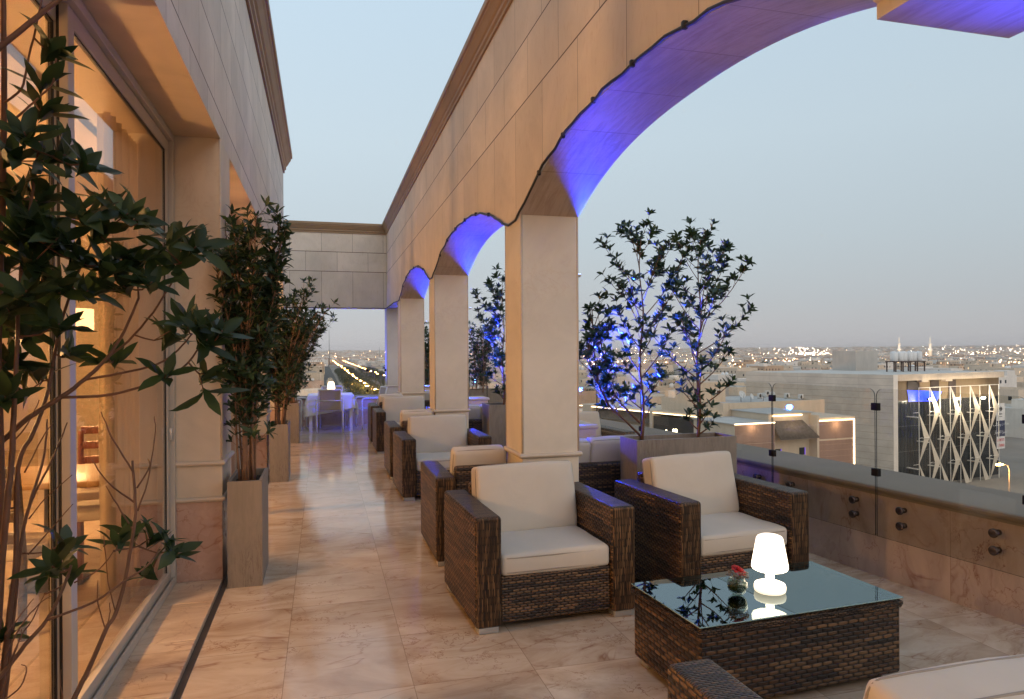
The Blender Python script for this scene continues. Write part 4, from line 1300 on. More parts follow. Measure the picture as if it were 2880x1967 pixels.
shrub('dark bushy shrub behind the blue lit tree right of the second pillar', (2.80, 12.6, .9), 1.25, 31, 10, .30, .16, .0, .1, 1.3, .24, name='potted_bush', cat='bush', low=.03)
shrub('dark shrub seen in the narrow gap right of the third pillar', (2.41, 16.6, .6), 1.7, 32, 9, .30, .16, .0, .11, 1.3, .24, name='potted_bush', cat='bush', low=.03)

# the large foreground plant: stems traced through space in front of the window
fg = thing('potted_plant', 'large dark leaved plant filling the left foreground in front of the window', 'potted plant', (-.56, 1.42, .70))
org = Vector((-.56, 1.42, .70))
rg = random.Random(77)
K = 2880 / 2324.
def P3(x, y, d): return at(x, y, d) - org
stems = MB(); nodes = []
def stem(pts, r0, r1, d0, d1, D=False, sub=4):
    if D: pts = [(x * K, y * K) for x, y in pts]
    q = [P3(x, y, d0 + (d1 - d0) * i / max(1, len(pts) - 1)) for i, (x, y) in enumerate(pts)]
    # smooth through the given points
    out = []
    for i in range(len(q) - 1):
        p0, p1, p2, p3 = q[max(0, i - 1)], q[i], q[i + 1], q[min(len(q) - 1, i + 2)]
        for j in range(sub):
            t = j / sub
            out.append(.5 * ((2 * p1) + (-p0 + p2) * t + (2 * p0 - 5 * p1 + 4 * p2 - p3) * t * t + (-p0 + 3 * p1 - 3 * p2 + p3) * t ** 3) + Vector((rg.uniform(-.001, .001), rg.uniform(-.001, .001), 0)))
    out.append(q[-1])
    n = len(out)
    stems.tube(out, [r0 + (r1 - r0) * i / (n - 1) for i in range(n)], 7)
    nodes.extend(out)
    return out
stem([(-60, 2150), (-20, 1900), (5, 1500), (-5, 1000), (5, 600), (12, 300), (8, -60)], .011, .006, 1.62, 1.75)
stem([(-40, 2150), (12, 1500), (31, 1315), (41, 1126), (47, 1000), (60, 760), (90, 560), (110, 400)], .008, .003, 1.60, 1.75)
stem([(-20, 2150), (20, 1800), (45, 1560), (50, 1315), (95, 1214), (135, 1098), (160, 960), (200, 820), (250, 700)], .007, .003, 1.62, 1.85)
stem([(0, 2100), (40, 1700), (63, 1500), (101, 1362), (126, 1268), (132, 1180)], .006, .002, 1.65, 1.8)
stem([(0, 2100), (50, 1620), (72, 1454), (151, 1283), (189, 1189)], .005, .0015, 1.7, 1.85)
stem([(-60, 1290), (0, 1246), (79, 1176), (173, 1117), (240, 1066), (302, 1006), (350, 930), (390, 840)], .008, .003, 1.66, 1.85)
stem([(173, 1118), (315, 1110), (457, 1066), (530, 1020), (570, 960)], .004, .0022, 1.74, 1.9)
stem([(240, 1068), (340, 1050), (441, 1025), (500, 985), (540, 940)], .0035, .002, 1.78, 1.88)
stem([(302, 1006), (360, 960), (430, 880), (480, 800), (520, 740)], .0035, .002, 1.82, 1.95)
stem([(180, 1967 + 60), (212, 1959), (252, 1876), (298, 1771), (325, 1725), (353, 1633), (377, 1480), (381, 1410), (372, 1296)], .0065, .003, 1.6, 1.75)
for pts in ([(372, 1325), (318, 1236), (284, 1159)], [(376, 1413), (302, 1356), (258, 1293)], [(374, 1491), (330, 1420), (298, 1367)], [(386, 1438), (413, 1359), (435, 1236), (434, 1172)], [(386, 1373), (419, 1318), (416, 1291)]):
    stem(pts, .0024, .0012, 1.74, 1.78)
stem([(-30, 1930), (9, 1894), (71, 1814), (132, 1744), (178, 1652), (200, 1590)], .006, .003, 1.55, 1.68)
stem([(132, 1744), (261, 1695), (353, 1633), (414, 1593), (450, 1545)], .0032, .002, 1.6, 1.75)
stem([(30, 1860), (60, 1790), (90, 1745), (126, 1671)], .002, .001, 1.6, 1.65); stem([(10, 1860), (60, 1760), (110, 1700), (150, 1672)], .002, .001, 1.58, 1.65)
stem([(14, 1787), (50, 1740), (95, 1684)], .0016, .001, 1.58, 1.62); stem([(208, 1640), (280, 1600), (320, 1550)], .002, .0012, 1.64, 1.7)
stem([(297, 1770), (276, 1700), (275, 1632)], .0016, .001, 1.66, 1.66); stem([(298, 1771), (308, 1730), (309, 1695)], .0016, .001, 1.66, 1.66)
stem([(325, 1725), (305, 1640), (292, 1505)], .0016, .001, 1.68, 1.7); stem([(176, 1967), (170, 1930), (172, 1884)], .0016, .001, 1.6, 1.6)
stem([(-20, 150), (60, 85), (150, 10), (230, -40)], .007, .005, 1.6, 1.7)
stem([(10, 360), (70, 310), (118, 266), (150, 230), (158, 165)], .003, .002, 1.7, 1.72)
stem([(12, 290), (60, 250), (75, 190), (100, 80), (118, 0)], .003, .002, 1.7, 1.72)
stem([(80, 1460), (130, 1400), (203, 1336)], .0018, .001, 1.7, 1.72); stem([(80, 1560), (150, 1480), (205, 1418)], .002, .001, 1.7, 1.72)
stem([(0, 1967), (40, 1840), (60, 1790), (60, 1770)], .002, .001, 1.55, 1.6); stem([(15, 1967), (60, 1930), (75, 1880), (60, 1870)], .002, .001, 1.5, 1.55)
stem([(70, 1330), (120, 1230), (150, 1190)], .002, .001, 1.7, 1.75); stem([(40, 1240), (80, 1190), (110, 1125)], .002, .001, 1.68, 1.72)
big = Leaves()
ros = [(125, 112, 9), (100, 245, 7), (55, 300, 8), (150, 352, 9), (200, 372, 7), (25, 430, 8), (95, 440, 8), (235, 455, 7), (290, 485, 7), (330, 500, 6), (55, 520, 8), (130, 545, 8), (15, 600, 7),
       (185, 590, 8), (250, 600, 8), (310, 590, 7), (400, 530, 8), (445, 560, 7), (395, 600, 6), (60, 660, 8), (120, 640, 7), (200, 660, 7), (280, 650, 6), (345, 640, 6), (135, 735, 7), (60, 750, 7),
       (15, 700, 7), (262, 815, 5), (425, 735, 7), (385, 765, 7), (470, 770, 8), (505, 750, 6), (375, 850, 4), (470, 850, 5), (25, 815, 6), (85, 850, 5), (30, 350, 7), (180, 480, 7), (70, 590, 7), (225, 530, 7),
       (150, 1232, 9), (118, 1285, 8), (165, 1300, 6), (268, 1228, 6), (352, 1215, 8), (395, 1250, 7), (338, 1300, 5), (-12, 1132, 5), (-12, 1450, 5), (300, 1210, 5), (10, 900, 5), (160, 800, 5)]
for (x, y, nl) in ros:
    d = 1.66 + .0007 * x * K * .6 + rg.uniform(-.08, .10)
    p = P3(x * K, y * K, d)
    # hang it on the closest stem with a short curved twig
    best = min(nodes, key=lambda q: (q - p).length + max(0, q.z - p.z) * .6)
    if (best - p).length > .02:
        mid = best.lerp(p, .55) + Vector((0, 0, -.012))
        stems.tube([best, best.lerp(p, .3) + Vector((0, 0, -.008)), mid, p], [.0026, .0023, .0021, .0018], 6)
        for q in (mid,): nodes.append(q)
    ax = (p - best).normalized() * .7 + Vector((rg.uniform(-.25, .6), rg.uniform(-.5, .1), rg.uniform(.45, 1.2)))
    big.rosette(rg, p, ax, nl + 3, .112 if y < 1000 else .10, (25, 88), w=1.2)
    if y < 900 and rg.random() < .4:
        p2 = p + Vector((rg.uniform(-.07, .07), rg.uniform(-.08, .08), rg.uniform(-.07, .07)))
        stems.tube([mid if (best - p).length > .02 else best, p2], [.002, .0016], 5)
        big.rosette(rg, p2, (p2 - best).normalized() + Vector((rg.uniform(-.3, .5), rg.uniform(-.5, .1), rg.uniform(0, .6))), nl, .112, (30, 88), w=1.2)
stems.build('stem', M['stem'], fg)
big.build('foliage', M['leafbig'], fg, True)
#PART5

# ================================================================== CITY
GZ = -24.0
sandm = NT('city_ground')
sn = sandm.noise(sandm.pos(), .004, 6, .6); sn2 = sandm.noise(sandm.pos(), .06, 4)
sandm.set(Base_Color=sandm.mix(.35, sandm.ramp(sn.outputs[0], [(.3, (.20, .165, .13)), (.7, (.36, .30, .245))]), sandm.ramp(sn2.outputs[0], [(.3, (.12, .11, .10)), (.7, (.42, .36, .30))])), Roughness=.95)
m = MB(); nseg = 72; radii = [(3, GZ), (300, GZ), (2500, GZ), (5200, GZ), (6500, -8), (8000, 8), (10000, 30), (12500, 42), (30000, 60)]
V = []; F = []
for (r_, z_) in radii:
    for k in range(nseg):
        a = 2 * math.pi * k / nseg; V.append((r_ * math.cos(a), r_ * math.sin(a), z_))
for i in range(len(radii) - 1):
    for k in range(nseg):
        k2 = (k + 1) % nseg; F.append((i * nseg + k, i * nseg + k2, (i + 1) * nseg + k2, (i + 1) * nseg + k))
m.add(V, F, True)
tag(m.build('ground', sandm.m), kind='structure')

def wallmat(name, base, win=False, ww=(3.2, 3.3), rough=.85):
    t = NT(name)
    n1 = t.noise(t.tc('Object'), .25, 5, .6, .4); n2 = t.noise(t.mapping(t.tc('Object'), (1.6, 1.6, .25)), 1.0, 4)
    oi = t.n('ShaderNodeObjectInfo')
    c = t.ramp(t.math('ADD', t.math('MULTIPLY', n1.outputs[0], .6), t.math('MULTIPLY', n2.outputs[0], .4)), [(.35, tuple(x * .84 for x in base)), (.6, base)])
    if win:
        u, v = t.uv()
        fu = t.math('FRACT', t.math('DIVIDE', u, ww[0])); fv = t.math('FRACT', t.math('DIVIDE', v, ww[1]))
        a = t.math('MULTIPLY', t.math('GREATER_THAN', fu, .36), t.math('LESS_THAN', fu, .64))
        b = t.math('MULTIPLY', t.math('GREATER_THAN', fv, .35), t.math('LESS_THAN', fv, .72))
        cell = t.n('ShaderNodeCombineXYZ'); t.L(t.math('FLOOR', t.math('DIVIDE', u, ww[0])), cell.inputs[0]); t.L(t.math('FLOOR', t.math('DIVIDE', v, ww[1])), cell.inputs[1]); t.L(oi.outputs['Random'], cell.inputs[2])
        w = t.n('ShaderNodeTexWhiteNoise'); t.L(cell.outputs[0], w.inputs[0])
        g = t.n('ShaderNodeNewGeometry'); sp = t.n('ShaderNodeSeparateXYZ'); t.L(g.outputs['Normal'], sp.inputs[0])
        side = t.math('LESS_THAN', t.math('ABSOLUTE', sp.outputs[2]), .5)
        k = t.math('MULTIPLY', t.math('MULTIPLY', a, b), t.math('MULTIPLY', side, t.math('GREATER_THAN', w.outputs[0], .35)))
        c = t.mix(k, c, (.05, .045, .045))
        lit = t.math('MULTIPLY', k, t.math('GREATER_THAN', w.outputs[0], .93))
        t.set(Emission_Color=(1, .62, .3), Emission_Strength=t.math('MULTIPLY', lit, 2.2))
        t.m.cycles.emission_sampling = 'NONE'
    t.set(Base_Color=c, Roughness=rough)
    return t.m
CC = {'cream': (.70, .56, .42), 'white': (.80, .73, .65), 'tan': (.56, .38, .25), 'pink': (.62, .44, .34), 'grey': (.50, .46, .41)}
WM = {k: wallmat('rendered_wall_' + k, v) for k, v in CC.items()}
WW = {k: wallmat('windowed_wall_' + k, v, True) for k, v in CC.items()}
M['roofgrey'] = simple('pale_flat_roof', (.50, .48, .45), .9, nscale=.2, namp=.2)
M['darkglass'] = simple('dark_window', (.03, .035, .04), .12, nscale=.5)
M['tank'] = simple('white_plastic_tank', (.68, .67, .65), .5)
M['brick'] = wallmat('brown_render', (.36, .225, .17))
M['led'] = emis('warm_led_strip', (1.0, .78, .48), 5.5, True)
M['rust'] = simple('brown_steel', (.07, .04, .03), .6)
M['acw'] = simple('white_unit_case', (.62, .60, .57), .5)

class Face:
    """a vertical wall plane between two plan points; turns photo pixels into metres along the wall"""
    def __init__(s, p0, p1):
        s.o = Vector((p0.x, p0.y, 0)); d = Vector((p1.x - p0.x, p1.y - p0.y, 0)); s.L = d.length; s.d = d.normalized(); s.n = Vector((s.d.y, -s.d.x, 0))
        if s.n.dot(s.o) > 0: s.n = -s.n
        s.rz = math.atan2(s.d.y, s.d.x)
    def loc(s, x, y):
        r = cray(x, y); t = s.n.dot(s.o) / s.n.dot(r)
        p = r * t; return ((p - s.o).dot(s.d), CAMZ + p.z)
# a thing on a Face uses local axes: x along the wall, -y towards the viewer, z up (world height)

def on_face(name, label, cat, fc, group=None):
    t = thing(name, label, cat, fc.o, fc.rz, group)
    return t

# ---- large building with the folded screens
zt = -3.0
pC = onz(2512, 1055, zt); pL_ = onz(2098, 1046, zt); pR_ = onz(2826, 1045.5, zt)
fcD = Face(pC, pR_)
bD = on_face('office_building', 'large pale office building with dark glass front behind white folded screens', 'building', fcD)
sgn = 1.0
Lf = fcD.L
dv = pL_ - pC; dv.z = 0
vin = -fcD.n
side = (dv.dot(fcD.d), dv.dot(vin))      # left end of the side wall in local coordinates
m = MB()
def plan_prism(mb, poly, z0, z1): mb.prism(poly, z0, z1, 'z')
ysgn = 1 if (Matrix.Rotation(fcD.rz, 3, 'Z') @ Vector((0, 1, 0))).dot(vin) > 0 else -1
def iy(y): return y * ysgn
# side wall block with a recessed front
plan_prism(m, [(0, 0), (1.25, 0), (1.25, iy(1.2)), (Lf, iy(1.2)), (Lf + side[0], iy(side[1])), (side[0], iy(side[1]))], GZ, zt)
gm = NT('banded_concrete_panels'); u_, v_ = gm.uv()
fv_ = gm.math('FRACT', gm.math('DIVIDE', v_, 1.25)); fu_ = gm.math('FRACT', gm.math('DIVIDE', u_, 6.1))
jl = gm.math('MAXIMUM', gm.math('LESS_THAN', fv_, .05), gm.math('MULTIPLY', gm.math('LESS_THAN', fu_, .008), .6))
gn = gm.noise(gm.tc('Object'), .3, 5, .6, .5)
gm.set(Base_Color=gm.mix(gm.math('MULTIPLY', jl, .6), gm.ramp(gn.outputs[0], [(.3, (.47, .43, .37)), (.7, (.62, .57, .49))]), (.20, .17, .14)), Roughness=.8)
m.build('side_block', gm.m, bD)
m = MB(); m.box(1.25, Lf - .2, iy(0) if ysgn > 0 else -1.2, 1.2 if ysgn > 0 else 0, zt - 1.15, zt + .003)
for xx in (8.0, 15.2): m.box(xx, xx + 2.0, -.05, .9, zt - 1.5, zt - 1.15)
m.build('roof_beam', WM['cream'], bD)
m = MB(); m.box(0.02, 1.25, -.015, -.002, GZ, zt)
m.build('white_pier', WM['white'], bD)
m = MB(); m.box(1.26, Lf - .1, iy(1.17) if ysgn > 0 else -1.19, iy(1.19) if ysgn > 0 else -1.17, GZ, zt - 5.0); m.build('glass_front', M['darkglass'], bD)
m = MB()
for i in range(26): m.box(1.4 + i * .84, 1.44 + i * .84, 1.10, 1.16, GZ, zt - 5.0)
for z in (-8.0, -12.7, -17.4): m.box(1.3, Lf - .2, 1.09, 1.155, z, z + .09)
m.build('mullions', simple('grey_mullions', (.10, .10, .09), .5), bD)
m = MB(); m.box(1.26, Lf - .1, 1.1, 1.16, zt - 4.98, zt - 1.2); m.build('recessed_wall', wallmat('brown_recess', (.22, .155, .09)), bD)
dko = simple('dark_openings', (.035, .02, .015), .6)
for xx, w_ in ((5.4, 3.4), (12.2, 2.6), (17.8, 2.2)):
    m = MB(); m.box(xx, xx + w_, 1.0, 1.09, zt - 4.9, zt - 1.3); m.build('dark_opening', dko, bD)
# folded screens
sc0 = fcD.loc(2568, 1100)[0]; sc1 = fcD.loc(2792, 1100)[0]; nv = 9; pt = (sc1 - sc0) / (nv - 1)
ztop = fcD.loc(2568, 1091)[1]; zn0 = fcD.loc(2620, 1156)[1]; vh = 4.75
scr = MB(); yS = -1.1
vert = MB()
for i in range(nv):
    x = sc0 + i * pt
    vert.box(x - .05, x + .05, yS - .05, yS + .05, GZ, ztop)
for rrow in range(5):
    z = zn0 - rrow * vh
    for i in range(nv):
        if (i + rrow) % 2: continue
        x = sc0 + i * pt
        for dz in (1, -1):
            za = z + dz * vh
            if za > ztop: za_c = ztop
            else: za_c = za
            fz = (za_c - z) / (za - z)
            b0 = Vector((x - .62 * pt, yS - .2, z)); b1_ = Vector((x, yS, z)); ap = Vector((x - pt, yS, za))
            if i > 0:
                a0 = b0.lerp(ap, fz); a1 = b1_.lerp(ap, fz)
                a0.x, a1.x = b0.x + (ap.x - b0.x) * fz, b1_.x + (ap.x - b1_.x) * fz
                scr.add([b0, b1_, a1, a0], [(0, 1, 2, 3)])
            if i < nv - 1 and dz > 0 and False: pass
        vert.tube([(x - .62 * pt, yS - .2, z), (x, yS, z)], .05, 4)
        if i > 0: vert.tube([(x - pt, yS, z), (x - .62 * pt, yS - .2, z)], .035, 4); vert.tube([(x - pt, yS, z), (x - .4 * pt, yS + .6, z)], .05, 4)
        vert.box(x - .4, x + .1, yS + .1, 1.15, z - 1.0, z - .82)
vert.box(sc0, sc1, yS - .04, yS + .04, ztop - .04, ztop + .06)
o = scr.build('folded_screen', simple('cream_perforated_screen', (.60, .52, .42), .6, nscale=2), bD); so = o.modifiers.new('s', 'SOLIDIFY'); so.thickness = .04
vert.build('screen_frame', simple('white_screen_frame', (.70, .66, .60), .5), bD)
fl = emis('bright_floodlight', (1.0, .93, .78), 30, False)
for k, px_ in enumerate((2612, 2687, 2758)):
    s_, z_ = fcD.loc(px_, 1124 - k * 2)
    lp = thing('wall_floodlight', ['bright floodlight behind the left part of the folded screens', 'bright floodlight behind the middle of the folded screens', 'bright floodlight behind the right part of the folded screens'][k], 'floodlight',
               fcD.o + fcD.d * s_ + Vector((0, 0, z_)) + fcD.n * .5, fcD.rz, 'floodlights on the office building')
    m = MB(); m.box(-.55, .55, -.1, .1, -.1, .2); m.build('lens', fl, lp)
    m = MB(); m.box(-.6, .6, .11, .5, -.16, .26); m.build('housing', M['black'], lp)
    point('flood', lp.location + fcD.n * .35 + Vector((0, 0, -.35)) + fcD.n * 1.6, 1500, (1, .86, .62), .3)
# blue reflection of the lit arch, put in as a glowing sheet behind the screens
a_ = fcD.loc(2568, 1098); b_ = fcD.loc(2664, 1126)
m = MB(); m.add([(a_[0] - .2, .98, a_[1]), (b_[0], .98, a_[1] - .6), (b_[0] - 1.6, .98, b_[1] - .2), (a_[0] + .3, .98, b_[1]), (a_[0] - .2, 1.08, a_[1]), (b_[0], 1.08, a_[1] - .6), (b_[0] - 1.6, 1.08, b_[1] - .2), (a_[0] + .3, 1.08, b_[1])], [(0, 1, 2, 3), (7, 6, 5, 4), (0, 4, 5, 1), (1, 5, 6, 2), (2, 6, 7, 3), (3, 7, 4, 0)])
m.build('blue_reflection', emis('blue_reflection_glow', (.01, .06, 1.0), 1.3, False), bD)
# banner with writing
s0, zb0 = fcD.loc(2794, 1135); s1, zb1 = fcD.loc(2818, 1260)
bn = thing('banner', 'tall white and navy banner with Arabic lines and red telephone numbers', 'banner', fcD.o + fcD.n * .55, fcD.rz)
wB, hB = s1 - s0, zb0 - zb1
m = MB(); m.box(s0, s1, -.03, .03, zb1, zb0); m.build('board', simple('white_vinyl', (.72, .70, .70), .6), bn)
m = MB(); m.box(s0 - .002, s1 + .002, -.036, -.031, zb1 + hB * .27, zb1 + hB * .62); m.build('navy_band', simple('navy_vinyl', (.025, .035, .09), .6), bn)
def text(body, size, loc, mat, parent, sx=1):
    cu = bpy.data.curves.new('lettering', 'FONT'); cu.body = body; cu.size = size; cu.align_x = 'CENTER'; cu.align_y = 'CENTER'; cu.extrude = .004
    cu.materials.append(mat)
    o = bpy.data.objects.new('lettering', cu); COL.objects.link(o); o.parent = parent; o.location = loc; o.rotation_euler = (R(90), 0, 0); o.scale = (sx, 1, 1)
    bpy.context.view_layer.update()
    dg = bpy.context.evaluated_depsgraph_get(); me = bpy.data.meshes.new_from_object(o.evaluated_get(dg))
    o2 = bpy.data.objects.new('lettering', me); COL.objects.link(o2); o2.parent = parent; o2.location = loc; o2.rotation_euler = (R(90), 0, 0); o2.scale = (sx, 1, 1)
    bpy.data.objects.remove(o)
    return o2
redm = simple('red_vinyl', (.60, .02, .03), .6); whm = simple('white_lettering', (.8, .8, .8), .6); blk = simple('black_vinyl', (.02, .02, .02), .6)
xc = (s0 + s1) / 2
ar1 = 'ﺐﺗﺎﻜﻣﻭ ﺕﻻﺎﺻ'; ar2 = 'ﺭﺎﺠﻳﻺﻟ ﺓﺰﻴﻤﻣ'
text(ar1, wB * .30, (xc, -.045, zb1 + hB * .54), whm, bn, 1.0)
text(ar2, wB * .30, (xc, -.045, zb1 + hB * .37), whm, bn, 1.0)
text('609007575', wB * .30, (xc, -.045, zb1 + hB * .19), redm, bn, .62)
text('337848404', wB * .30, (xc, -.045, zb1 + hB * .07), redm, bn, .62)
m = MB(); m.tube([(xc - .0 + .35 * math.cos(a / 10 * math.pi), -.04, zb0 - hB * .12 + .35 * math.sin(a / 10 * math.pi)) for a in range(20)], .09, 5, closed=True); m.box(xc - .3, xc + .3, -.05, -.035, zb0 - hB * .135, zb0 - hB * .105)
m.build('emblem', blk, bn)
m = MB(); m.box(xc - .6, xc + .45, -.045, -.032, zb0 - hB * .245, zb0 - hB * .225); m.box(xc - .5, xc + .5, -.045, -.032, zb0 - hB * .30, zb0 - hB * .288); m.build('small_print', blk, bn)

def local_box(name, label, cat, px, depth, w, d, h, zb, mat, rz=0, group=None):
    p = at(px, 990, depth); p.z = zb
    t = thing(name, label, cat, p, rz, group)
    m = MB(); m.box(-w / 2, w / 2, -d / 2, d / 2, 0, h); m.build('body', mat, t)
    return t
rzD = fcD.rz
# roof things on the office building
t = local_box('roof_room', 'pale windowless box room on the roof of the office building', 'roof room', 2404, 158, 7.2, 6, 4.3, zt, WM['grey'], rzD)
tk = None
pst = at(2560, 990, 146); pst.z = zt
stn = thing('tank_stand', 'brown steel stand on the office roof carrying the water tanks', 'stand', pst, rzD)
m = MB()
for ix in range(5):
    for iy_ in range(2):
        x = -4.6 + ix * 2.3; m.box(x - .1, x + .1, iy_ * 2 - .1, iy_ * 2 + .1, 0, 2.0)
m.build('posts', M['rust'], stn)
m = MB(); m.box(-4.9, 4.9, -.15, 2.15, 2.0, 2.2); m.box(-4.9, 4.9, -.12, -.05, 1.0, 1.1); m.build('deck', M['rust'], stn)
for k in range(6):
    q = dup(tk, (0, 0, 0), 0, '') if tk else None
    if not tk:
        tk = thing('water_tank', '', 'water tank', (0, 0, 0), rzD, 'water tanks on the office roof')
        m = MB(); m.lathe([(.72, 0), (.75, .05), (.75, 1.75), (.70, 1.85), (.2, 2.0), (0, 2.0)], n=16); m.build('shell', M['tank'], tk); q = tk
    cs, sn_ = math.cos(rzD), math.sin(rzD); lx = -3.4 + k * 1.5 - (0 if k % 2 else .3)
    q.location = pst + Vector((cs * lx - sn_ * 1.0, sn_ * lx + cs * 1.0, 2.2)); q.rotation_euler.z = rzD
    q['label'] = ['leftmost', 'second', 'third', 'fourth', 'fifth', 'rightmost'][k] + ' white water tank of the row on the brown stand'

# ---- beige building with light strips
zB = -8.0
fB = Face(onz(2066, 1195, zB), onz(2405, 1178, zB))
bB = on_face('villa_building', 'beige building with brown wall panels edged by warm light strips and a tiled canopy', 'building', fB)
yB = 1 if (Matrix.Rotation(fB.rz, 3, 'Z') @ Vector((0, 1, 0))).dot(-fB.n) > 0 else -1
c6 = lambda cx_, cy_: fB.loc(2000 + .1893 * cx_, 1040 + .1893 * cy_)
Lb = fB.L
sA = c6(945, 800)[0]; sB = c6(1585, 800)[0]
m = MB(); m.box(0, sA, .0, 9, GZ, zB); m.box(sA, sB, 1.2, 9, GZ, zB + 1.0); m.box(sB, Lb, .0, 9, GZ, zB + .35)
m.box(sB - .35, sB, -.25, 1.2, GZ, zB + .75)
m.build('wall', WM['cream'], bB)
m = MB(); m.box(-.3, sA, -.02, 9, zB, zB + .12); m.box(sA - .2, sB + .2, 1.0, 9, zB + 1.0, zB + 1.12); m.build('roof', M['roofgrey'], bB)
def panel(x0, x1, y0, y1):
    a = c6(x0, y0); b = c6(x1, y1)
    m = MB(); m.box(a[0], b[0], -.04, .0, b[1], a[1]); m.build('brown_panel', M['brick'], bB)
panel(352, 942, 820, 1078); panel(352, 942, 1120, 1400); panel(1592, 2105, 772, 1005); panel(1592, 2105, 1062, 1600)
m = MB()
for k in range(6):
    z = c6(1600, 1120)[1] - k * .82; m.box(c6(1592, 0)[0], c6(2105, 0)[0], -.055, -.041, z - .03, z)
m.build('panel_lines', WM['tan'], bB)
def led(p, q, off=-.12):
    a = c6(*p); b = c6(*q)
    m = MB()
    if abs(p[1] - q[1]) < 120: m.box(a[0], b[0], off, off + .06, (a[1] + b[1]) / 2 - .07, (a[1] + b[1]) / 2 + .07)
    else: m.box(a[0] - .07, a[0] + .07, off, off + .06, b[1], a[1])
    m.build('light_strip', M['led'], bB)
led((345, 812), (942, 790)); led((1585, 760), (2125, 738)); led((2118, 735), (2118, 1410)); led((985, 700), (1440, 680), 1.05)
# tiled canopy
a0 = c6(975, 790); a1 = c6(1445, 765); b0 = c6(985, 1028); b1c = c6(1552, 1000)
m = MB(); zt1, zb1c = a0[1], b0[1]
m.add([(a0[0], 1.15, zt1), (a1[0], 1.15, zt1), (b1c[0], -.75, zb1c), (a0[0], -.75, zb1c), (a0[0], 1.15, zt1 - .15), (a1[0], 1.15, zt1 - .15), (b1c[0], -.75, zb1c - .12), (a0[0], -.75, zb1c - .12)],
      [(0, 1, 2, 3), (7, 6, 5, 4), (0, 3, 7, 4), (1, 5, 6, 2), (3, 2, 6, 7)])
cp = m.build('tiled_canopy', simple('grey_roof_tile', (.15, .12, .10), .8, nscale=2, namp=.3), bB)
m = MB(); nr_ = 26
for i in range(nr_):
    u = (i + .5) / nr_; m.tube([(a0[0] + (a1[0] - a0[0]) * u, 1.13, zt1 + .05), (a0[0] + (b1c[0] - a0[0]) * u, -.78, zb1c + .05)], .085, 6)
m.build('tile_rolls', simple('roof_tile_rolls', (.19, .15, .12), .8, nscale=3, namp=.3), cp)
for (x0, y0, x1, y1) in ((1405, 1175, 1490, 1278), (1042, 1200, 1132, 1240)):
    a = c6(x0, y0); b = c6(x1, y1); m = MB(); m.box(a[0], b[0], 1.12, 1.2 - .003, b[1], a[1]); w_ = m.build('window', M['darkglass'], bB)
    m = MB(); m.box(b[0] - .12, b[0], 1.09, 1.118, b[1], a[1]); m.build('frame', emis('violet_glow_frame', (.25, .12, .9), .6, False), w_)  # frame strip glows violet by its own emission
# LED washes the wall a little
for (px_, py_) in ((600, 830), (1850, 790), (1200, 720)):
    a = c6(px_, py_); point('strip_glow', fB.o + fB.d * a[0] + Vector((0, 0, a[1] - .2)) + fB.n * .7, 90, (1, .72, .42), .6)

# taller beige block behind, its roof crowded
zH = -6.0
fH = Face(onz(2034, 1135, zH), onz(2319, 1124, zH))
bH = on_face('apartment_block', 'plain beige block behind the light strips, dishes and air conditioners on its roof', 'building', fH)
m = MB(); m.box(0, fH.L, 0, 16, GZ, zH - .35); m.box(0, fH.L, 0, .25, zH - .35, zH); m.box(fH.L - .25, fH.L, .25, 16, zH - .35, zH); m.box(0, .25, .25, 16, zH - .35, zH); m.build('wall', WM['cream'], bH)
m = MB(); m.box(.26, fH.L - .26, .26, 15.9, zH - .352, zH - .30); m.build('roof', M['roofgrey'], bH)
h0 = fH.loc(2034, 1080)[0]; h1 = fH.loc(2112, 1080)[0]
m = MB(); m.box(h0, h1 * 1.03, 6, 12, zH - .3, zH + 2.75); rr_ = m.build('stair_room', WM['cream'], bH)
m = MB(); m.box(1.0, 1.02, -.03, 0, zH - 7, zH); m.build('downpipe', M['rust'], bH)
def roofp(x, y, z): return onz(x, y, z)
acp = None
for k, (x, y, lab) in enumerate([(2213, 1121, 'left of the two box air conditioners at the front of the beige roof'), (2252, 1125, 'right of the two box air conditioners at the front of the beige roof'), (2137, 1121, 'upright air conditioner among the satellite dishes'), (2158, 1113, 'small air conditioner behind the dishes')]):
    p = onz(x, y, zH - .3)
    if acp is None:
        acp = thing('air_conditioner', lab, 'air conditioner', p, fH.rz + .3, 'air conditioners on the beige roof'); q = acp
        m = MB(); m.rbox(-.45, .45, -.17, .17, .05, .75, .03, 2); m.build('case', M['acw'], acp)
        m = MB(); m.cyl((-.12, -.175, .4), (-.12, -.19, .4), .25, 16); m.build('fan_grille', M['black'], acp)
        m = MB(); m.box(-.4, -.3, -.15, .15, 0, .05); m.box(.3, .4, -.15, .15, 0, .05); m.build('base', M['black'], acp)
    else: q = dup(acp, p, fH.rz + .3, lab)
    q.scale = (1.15,) * 3
p = onz(2084, 1094, zH + .9); 
wa = thing('window_air_conditioner', 'window air conditioner hung on the wall of the roof room', 'air conditioner', fH.o + fH.d * fH.loc(2085, 1087)[0] * 1.06 - fH.n * 5.9 + Vector((0, 0, zH + 1.3)), fH.rz)
m = MB(); m.rbox(-.45, .45, -.4, .1, -.3, .3, .02, 2); m.build('case', M['acw'], wa); m = MB(); m.box(-.3, .38, -.43, -.401, -.22, .2); m.build('grille', M['black'], wa)
dsh = None
